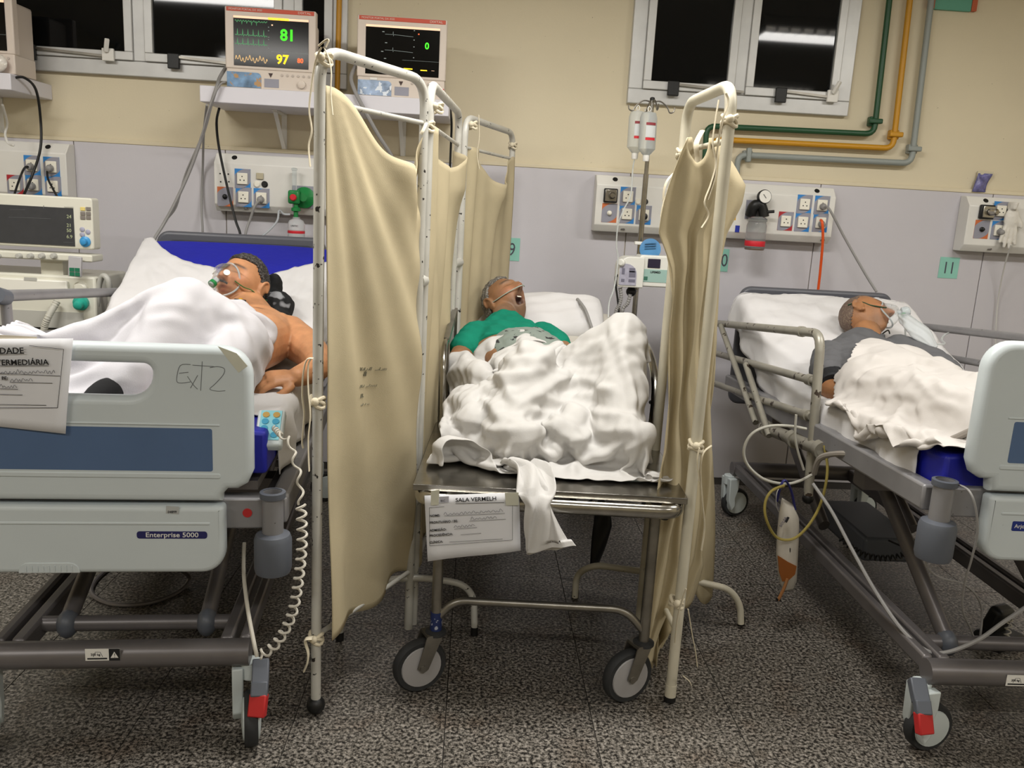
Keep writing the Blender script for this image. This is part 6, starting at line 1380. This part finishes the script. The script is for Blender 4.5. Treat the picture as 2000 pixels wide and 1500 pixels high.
press_folds(bs2, [[(1470, 590), (1560, 602), (1640, 622)], [(1462, 584), (1540, 640), (1600, 650)], [(1510, 682), (1560, 660), (1630, 662)], [(1500, 722), (1560, 718), (1600, 730)], [(1480, 612), (1500, 690), (1522, 772)], [(1810, 650), (1760, 640), (1740, 650)], [(1836, 702), (1790, 715), (1760, 722)], [(1560, 760), (1530, 790), (1545, 820)], [(1590, 590), (1600, 615), (1640, 640)]], .009, 9, .002, 8)
# --- left: the sheet tented over raised knees
pl = prof(LM); 
def caps_of(legs, rad, extra=()):
    out = []
    for q in legs:
        for k in range(len(q) - 1): out.append((q[k], q[k + 1], rad[k], rad[k + 1]))
    return out + list(extra)
ext1 = [((.14, .80, .965), (.175, 1.05, .968), .14, .135), ((.05, .80, .96), (.23, .80, .96), .135, .135), ((.07, 1.0, .96), (.29, 1.0, .96), .132, .132), ((-.10, .80, .93), (-.02, .68, .99), .05, .045), ((.345, 1.10, .965), (.49, .80, .925), .085, .055), ((.49, .80, .925), (.44, .575, .915), .055, .04), ((.44, .575, .915), (.35, .54, .905), .045, .035), ((-.475, .2, 1.10), (-.475, 1.3, 1.07), .012, .012)]
def fl1(x, y): return np.where((np.abs(x) < .44) & (y > .02), pl(y) + .018, .55)
n1, n2 = 60, 66; G = sheet_grid(-.34, .40, .06, 1.04, n1, n2, 1.28, .012, 3); G[..., 2] += .02 * (G[..., 1] - .4)
edge = lambda v: (np.interp(v, [0, .3, .5, .75, 1], [.36, .335, .345, .335, .20]), np.interp(v, [0, .3, .5, .75, 1], [.10, .40, .60, .82, 1.03]), np.interp(v, [0, .3, .5, .75, 1], [.90, .905, .945, 1.01, 1.10]))
pn_ = [((i, j), (-.345 + .010 * i, .10 + .0058 * j, 1.092 - .002 * i + .004 * math.sin(j * 1.3))) for i in range(2) for j in range(0, 58)] + [((n1 - 1, j), edge(j / (n2 - 1))) for j in range(0, n2)]
D = drape(G, (.93 / (n1 - 1), 1.0 / (n2 - 1) * 1.06), caps_of(LEG1, [.098, .08, .06], ext1), fl1, pins=pn_, steps=80, iters=30, grav=.0004)
o = cloth_obj('cover_sheet', D, mat('cover_sheet_cloth', 'C8C6CA', .92, bump=(260, .08), spec=.12), None, LBED.world, 1); tag(o, 'white cover sheet tented over the knees of the left patient', 'sheet', 'bed linen')
press_folds(o, [[(300, 558), (250, 595), (170, 632), (70, 656)], [(325, 585), (255, 632), (160, 668)], [(300, 575), (288, 620), (284, 662)], [(388, 562), (402, 610), (396, 668)], [(412, 572), (440, 622), (452, 672)], [(288, 606), (335, 596), (386, 606)], [(284, 634), (330, 624), (392, 640)], [(430, 575), (470, 640), (500, 720), (520, 762)], [(480, 610), (520, 680), (548, 745)], [(455, 600), (478, 660), (486, 720)], [(250, 700), (275, 735), (262, 770)]], .010, 9, .003, 4)
# --- middle: crumpled sheet over the legs
def fl2(x, y): return np.where((np.abs(x) < .36) & (y > .30), .765 + np.maximum(0, y - .95) * .31, .698)
ext2 = [((-.03, .80, .87), (-.10, 1.03, .895), .108, .11), ((.02, .70, .86), (-.06, .70, .86), .1, .1), ((.06, .82, .865), (-.12, .82, .865), .09, .09), ((-.2, 1.0, .88), (.0, 1.0, .89), .088, .088), ((-.345, .90, .865), (-.27, .72, .88), .058, .05), ((-.27, .72, .88), (-.23, .62, .87), .05, .045), ((.1, .85, .9), (.02, .72, .95), .05, .045), ((.02, .72, .95), (-.08, .66, .95), .05, .045),
        ((-.14, .28, .79), (-.10, .17, .79), .06, .055), ((.23, .26, .80), (.27, .16, .81), .05, .048), ((-.25, .35, .79), (-.28, .55, .80), .05, .06), ((.05, .25, .79), (.1, .4, .8), .05, .05), ((-.30, .12, .745), (-.2, .06, .74), .045, .04), ((.14, .62, .93), (.25, .58, 1.05), .06, .05)]
n1, n2 = 104, 124; G = sheet_grid(-.36, .375, .06, 1.03, n1, n2, 1.22, .030, 12)
D = drape(G, (.735 / (n1 - 1) * 1.36, .97 / (n2 - 1) * 1.38), caps_of(LEG2, [.09, .076, .066], ext2), fl2, steps=120, iters=13, bend=.5, fric=.35, clip=(-.385, .40, .055, 1.06))
msh2 = mat('crumpled_sheet_cloth', 'C5C3C0', .92, bump=(260, .08), var=(7, .035), spec=.12)
o = cloth_obj('cover_sheet', D, msh2, None, STR.world, 1); tag(o, 'crumpled white sheet heaped over the stretcher patient legs', 'sheet', 'bed linen')
press_folds(o, [[(1152, 620), (1145, 645), (1082, 680), (1045, 710)], [(1195, 630), (1210, 680), (1230, 745), (1245, 820)], [(1190, 660), (1130, 695), (1095, 737), (1055, 765), (1005, 797)], [(1085, 745), (1145, 742), (1202, 765)], [(1202, 765), (1177, 767), (1112, 780)], [(1005, 800), (1067, 807), (1090, 830), (1045, 837), (980, 842), (940, 855)], [(1245, 820), (1205, 815), (1145, 802)], [(857, 807), (885, 780), (925, 765), (970, 757)], [(935, 782), (960, 792), (982, 830)], [(975, 745), (920, 782), (895, 790)], [(915, 682), (905, 710), (880, 735), (872, 767)], [(970, 715), (932, 715), (915, 732)], [(957, 662), (965, 695), (980, 710), (995, 705), (1045, 700)], [(980, 720), (995, 770), (1010, 785)], [(870, 820), (860, 850), (850, 885)], [(877, 815), (945, 830), (975, 845)], [(995, 867), (1035, 860), (1070, 840), (1090, 832)], [(1080, 842), (1110, 855), (1170, 882)], [(1110, 872), (1132, 857), (1195, 845), (1245, 840)], [(1245, 840), (1240, 870), (1220, 887)], [(1020, 660), (1027, 695)], [(1232, 618), (1220, 645), (1225, 690)], [(1085, 850), (1078, 890), (1075, 920)], [(1110, 925), (1140, 900), (1190, 890)], [(900, 870), (940, 890), (990, 880)], [(1040, 770), (1080, 785), (1120, 800), (1180, 840)], [(950, 740), (1000, 735), (1060, 720)], [(1260, 740), (1268, 800), (1270, 860)]], .020, 11, .0035, 5)
# its loose tail hanging over the stretcher end
def tail(u, v):
    c = spline([(-.10, .10, .735), (-.06, .04, .74), (-.045, -.045, .72), (-.035, -.098, .675), (-.02, -.103, .60), (.0, -.10, .535)], 8); i = v * (len(c) - 1); k = int(min(i, len(c) - 2)); p = c[k].lerp(c[k + 1], i - k)
    w_ = np.interp(v, [0, .3, .5, .62, 1], [.05, .05, .055, .035, .07]); a = 2 * PI * u
    return STR.world(p.x + math.cos(a) * w_ * (1 + .15 * math.sin(a * 3 + v * 8)), p.y + math.sin(a) * .016 * (1 + .6 * math.sin(a * 5 + v * 12)) - .012, p.z + .012 * math.sin(a * 4 + v * 6) * (v < .5) + .02 * math.cos(a + .5) * (v > .9))
b = MB(); b.grid(tail, 40, 40, closeu=True); o = b.build('sheet_tail', msh2, None, smooth=180); tag(o, 'twisted white sheet end hanging over the stretcher edge', 'sheet', 'bed linen')
# --- right: sheet up to the chest
pr_ = prof(RM)
def fl3(x, y): return np.where(np.abs(x) < .45, pr_(y) + .014, np.where(np.abs(x) < .50, .79 - .035 * y, .3))
ext3 = [((-.13, .90, .915), (-.105, 1.2, .92), .128, .128), ((-.24, .92, .905), (.0, .92, .905), .12, .12), ((-.22, 1.14, .905), (.02, 1.16, .905), .125, .125), ((-.24, .78, .905), (-.04, .78, .905), .1, .1), ((-.345, .99, .868), (-.26, .80, .89), .045, .035), ((-.26, .80, .89), (-.2, .73, .89), .04, .03), ((.17, 1.1, .92), (.08, .95, .95), .055, .035), ((.08, .95, .95), (.0, .89, .95), .04, .03)]
n1, n2 = 88, 92; G = sheet_grid(-.56, .36, .06, 1.20, n1, n2, 1.18, .016, 21)
D = drape(G, (.92 / (n1 - 1) * 1.10, 1.14 / (n2 - 1) * 1.10), caps_of(LEG3, [.09, .072, .058], ext3), fl3, steps=110, bend=.35)
o = cloth_obj('cover_sheet', D, mat('cover_sheet_cream', 'C4BFBA', .92, bump=(260, .08), spec=.12), None, RBED.world, 1, keep=lambda u, v: .06 + 1.14 * v < 1.19 - 1.25 * max(0, -.14 - (-.56 + .92 * u)) + .02 * math.sin(u * 30)); tag(o, 'white cover sheet drawn up to the chest of the right patient', 'sheet', 'bed linen')
press_folds(o, [[(1718, 690), (1690, 722), (1640, 762)], [(1780, 702), (1800, 750), (1856, 800)], [(1768, 782), (1758, 812), (1726, 822)], [(1864, 792), (1780, 800), (1738, 832), (1690, 862)], [(1700, 782), (1760, 770), (1832, 790)], [(1640, 772), (1700, 792), (1740, 790)], [(1660, 740), (1710, 745), (1760, 730)], [(1800, 790), (1806, 830), (1800, 862)], [(1620, 820), (1680, 832), (1732, 838)], [(1830, 750), (1870, 770), (1905, 772)], [(1740, 830), (1790, 850), (1850, 842)]], .012, 9, .004, 6)
# ================================================================ tubes, bags and cables round the right bed
RBx = lambda px, py, x: (lambda p: RBED.world(p.x, p.y, p.z))(RBED(px, py, x=x))
Yg = 2.86
mtubeW = mat('white_tubing', 'B8B6AC', .35); myt = mat('urine_tubing', 'B8A860', .25, trans=.4, ior=1.2, alpha=.85)
cord('white tube looping from the right guard rail', [atY(1575, 838, Yg), atY(1540, 832, Yg), atY(1500, 833, Yg), atY(1468, 848, Yg), atY(1453, 878, Yg), atY(1460, 908, Yg), atY(1490, 935, Yg), atY(1530, 945, Yg), atY(1560, 940, Yg), atY(1590, 925, Yg + .01)], .0055, mtubeW, 'loop_tube', 'tube')
cord('thin white tube hanging beside the right guard post', [atY(1555, 810, Yg - .01), atY(1553, 850, Yg - .01), atY(1558, 880, Yg - .01), atY(1570, 918, Yg - .01)], .0045, mtubeW, 'loop_tube', 'tube')
t = thing('urine_bag', 'white drainage bag with amber liquid hanging from the right guard rail', 'drainage bag', atY(1540, 1150, Yg))
def bagq(px, py, d=0.): return atY(px, py, Yg + d)
out_ = [(1527, 972), (1549, 985), (1560, 1010), (1560, 1040), (1557, 1100), (1555, 1138), (1548, 1153), (1530, 1156), (1523, 1140), (1518, 1110), (1516, 1080), (1518, 1040), (1522, 1000)]
b = MB(); n_ = len(out_); cc = bagq(1539, 1070)
fr_ = [bagq(a, c) for a, c in out_]; vs = []
for lay, (sc_, d) in enumerate(((1., 0.), (.92, -.012), (.6, -.02), (0.05, -.022))): vs += [cc + (p - cc) * sc_ + Vector((0, d, 0)) for p in fr_]
for lay, (sc_, d) in enumerate(((.92, .012), (.6, .02), (.05, .022))): vs += [cc + (p - cc) * sc_ + Vector((0, d, 0)) for p in fr_]
fs = []
for (a, c) in ((0, 1), (1, 2), (2, 3), (0, 4), (4, 5), (5, 6)):
    for i in range(n_): fs.append((a * n_ + i, a * n_ + (i + 1) % n_, c * n_ + (i + 1) % n_, c * n_ + i))
b.add(vs, fs); bag = b.build('bag_body', mat('bag_white', 'C9C3B8', .35, var=(18, .1)), t, smooth=60)
lq = [bagq(a, c, -.0235) for a, c in ((1519, 1085), (1540, 1098), (1556, 1106), (1553, 1122), (1540, 1134), (1528, 1136), (1522, 1118))]; MB().prism(lq, (0, .004, 0)).build('amber_liquid', mat('amber_liquid', '8E5426', .3), bag)
MB().tube(spline([bagq(1538, 1130, -.026), bagq(1533, 1145, -.03), bagq(1526, 1160, -.03), bagq(1520, 1172, -.03)], 4), .006, 8).build('drain_spout', mat('spout_amber', '9A6A40', .4), t)
MB().box(bagq(1520, 1171, -.03), (.014, .01, .009)).build('spout_clamp', BLACK, t)
MB().tube(spline([bagq(1518, 978), bagq(1524, 952, -.02), bagq(1533, 938, -.02), bagq(1545, 958, -.01), bagq(1553, 995)], 6), .007, 8, flat=(1, .5)).build('blue_hanger', mat('hanger_blue', '2A2A70', .5), t)
ribbon(t, [bagq(1530, 945, -.02), bagq(1518, 960, -.02), bagq(1516, 985, -.02), bagq(1521, 1000, -.02)], .0025, 'string', WHITE)
MB().tube(spline([bagq(1535, 1020, -.03), bagq(1540, 1010, -.03)], 3), .004, 6).build('print', INK, t); text('print', 'BOLSA', .014, mat('print_violet', '6A6478', .7), t, face_T(bagq(1526, 1030, -.026), (.4, 0, .9)))
cord('yellow drainage tube looped round the drainage bag', [atY(1610, 870, Yg), atY(1616, 920, Yg - .03), atY(1604, 980, Yg - .05), atY(1580, 1025, Yg - .06), atY(1550, 1052, Yg - .06), atY(1518, 1050, Yg - .06), atY(1498, 1018, Yg - .06), atY(1494, 985, Yg - .05), atY(1506, 960, Yg - .04), atY(1532, 948, Yg - .03)], .0052, myt, 'drainage_tube', 'tube', k=8)
cord('thick grey hose sagging along the side of the right bed', [atY(1590, 925, 2.84), atY(1602, 895, 2.80), atY(1640, 886, 2.72), atY(1710, 890, 2.6), atY(1790, 880, 2.45), atY(1850, 862, 2.34), atY(1905, 838, 2.24)], .0105, mat('hose_taupe', '8A847C', .5), 'air_hose', 'hose')
cord('long grey cable drooping from the guard rail to the floor at right', [atY(1588, 945, 2.82), atY(1625, 1000, 2.72), atY(1665, 1075, 2.6), atY(1710, 1155, 2.45), atY(1760, 1228, 2.32), atY(1808, 1270, 2.24), atY(1850, 1274, 2.2), atY(1910, 1250, 2.2), atY(1960, 1215, 2.22), atY(2020, 1175, 2.26)], .0062, mcabg)
cord('thin grey wire hanging behind the right corner roller', [atY(1868, 945, 2.16), atY(1892, 958, 2.08), atY(1905, 990, 2.06), atY(1909, 1040, 2.07), atY(1898, 1090, 2.1), atY(1884, 1140, 2.14), atY(1880, 1190, 2.2), atY(1896, 1230, 2.3), atY(1912, 1268, 2.34)], .003, mcabg)
cord('thin grey wire curling on the floor below the right roller', [atY(1806, 1090, 2.2), atY(1812, 1110, 2.2), atY(1836, 1128, 2.22), atY(1880, 1140, 2.26), atY(1908, 1165, 2.3), atY(1918, 1200, 2.35), atY(1912, 1262, 2.35)], .0032, mcabg)
t = thing('curly_cord', 'dark curly cord slung beneath the right bed', 'cord', atY(1720, 1085, 2.9)); coil([atY(1640, 1050, 2.95), atY(1680, 1080, 2.92), atY(1720, 1090, 2.9), atY(1760, 1085, 2.88), atY(1795, 1062, 2.84), atY(1830, 1030, 2.8)], .010, .0035, 24, mcab).build('coil', mcab, t)
MB().tube(spline([atY(1735, 1055, 2.9), atY(1765, 1068, 2.88), atY(1800, 1080, 2.84)], 5), .004, 6).build('plain_end', mcab, t)
t = thing('foot_pedal', 'black foot pedal with a pale coiled lead under the right bed', 'pedal', atZ(1945, 1255, 0))
p = atZ(1950, 1258, .0); b = MB(); b.T = Matrix.Translation(p) @ Matrix.Rotation(.4, 4, 'Z'); b.box((0, 0, .025), (.16, .12, .05)); b.box((0, .02, .09), (.09, .06, .12), (.3, 0, 0)); b.build('housing', BLACK, t, bevel=.02, seg=3)
coil([p + Vector((-.03, -.075, .14)), p + Vector((-.035, -.085, .09)), p + Vector((-.03, -.09, .03))], .010, .0028, 5, mcoil).build('coiled_lead', mcoil, t)
MB().tube(spline([p + Vector((.06, -.1, .012)), p + Vector((.09, -.13, .02)), p + Vector((.12, -.1, .035)), p + Vector((.09, -.08, .02)), p + Vector((.07, -.1, .012))], 5), .0035, 6).build('lead_loop', mcoil, t)
# strap under the stretcher
t = thing('black_strap', 'black strap hanging beneath the stretcher', 'strap', atY(1175, 1100, 3.2)); b = MB(); b.grid(lambda u, v: tuple(atY(np.interp(v, [0, .3, 1], [1176, 1178, 1160]) + (u - .5) * np.interp(v, [0, .3, 1], [26, 34, 16]), 985 + 120 * v, 3.2) + Vector((0, .02 * math.sin(u * 3 + v * 4), 0))), 6, 10); o = b.build('webbing', BLACK, t); o.modifiers.new('s', 'SOLIDIFY').thickness = .004
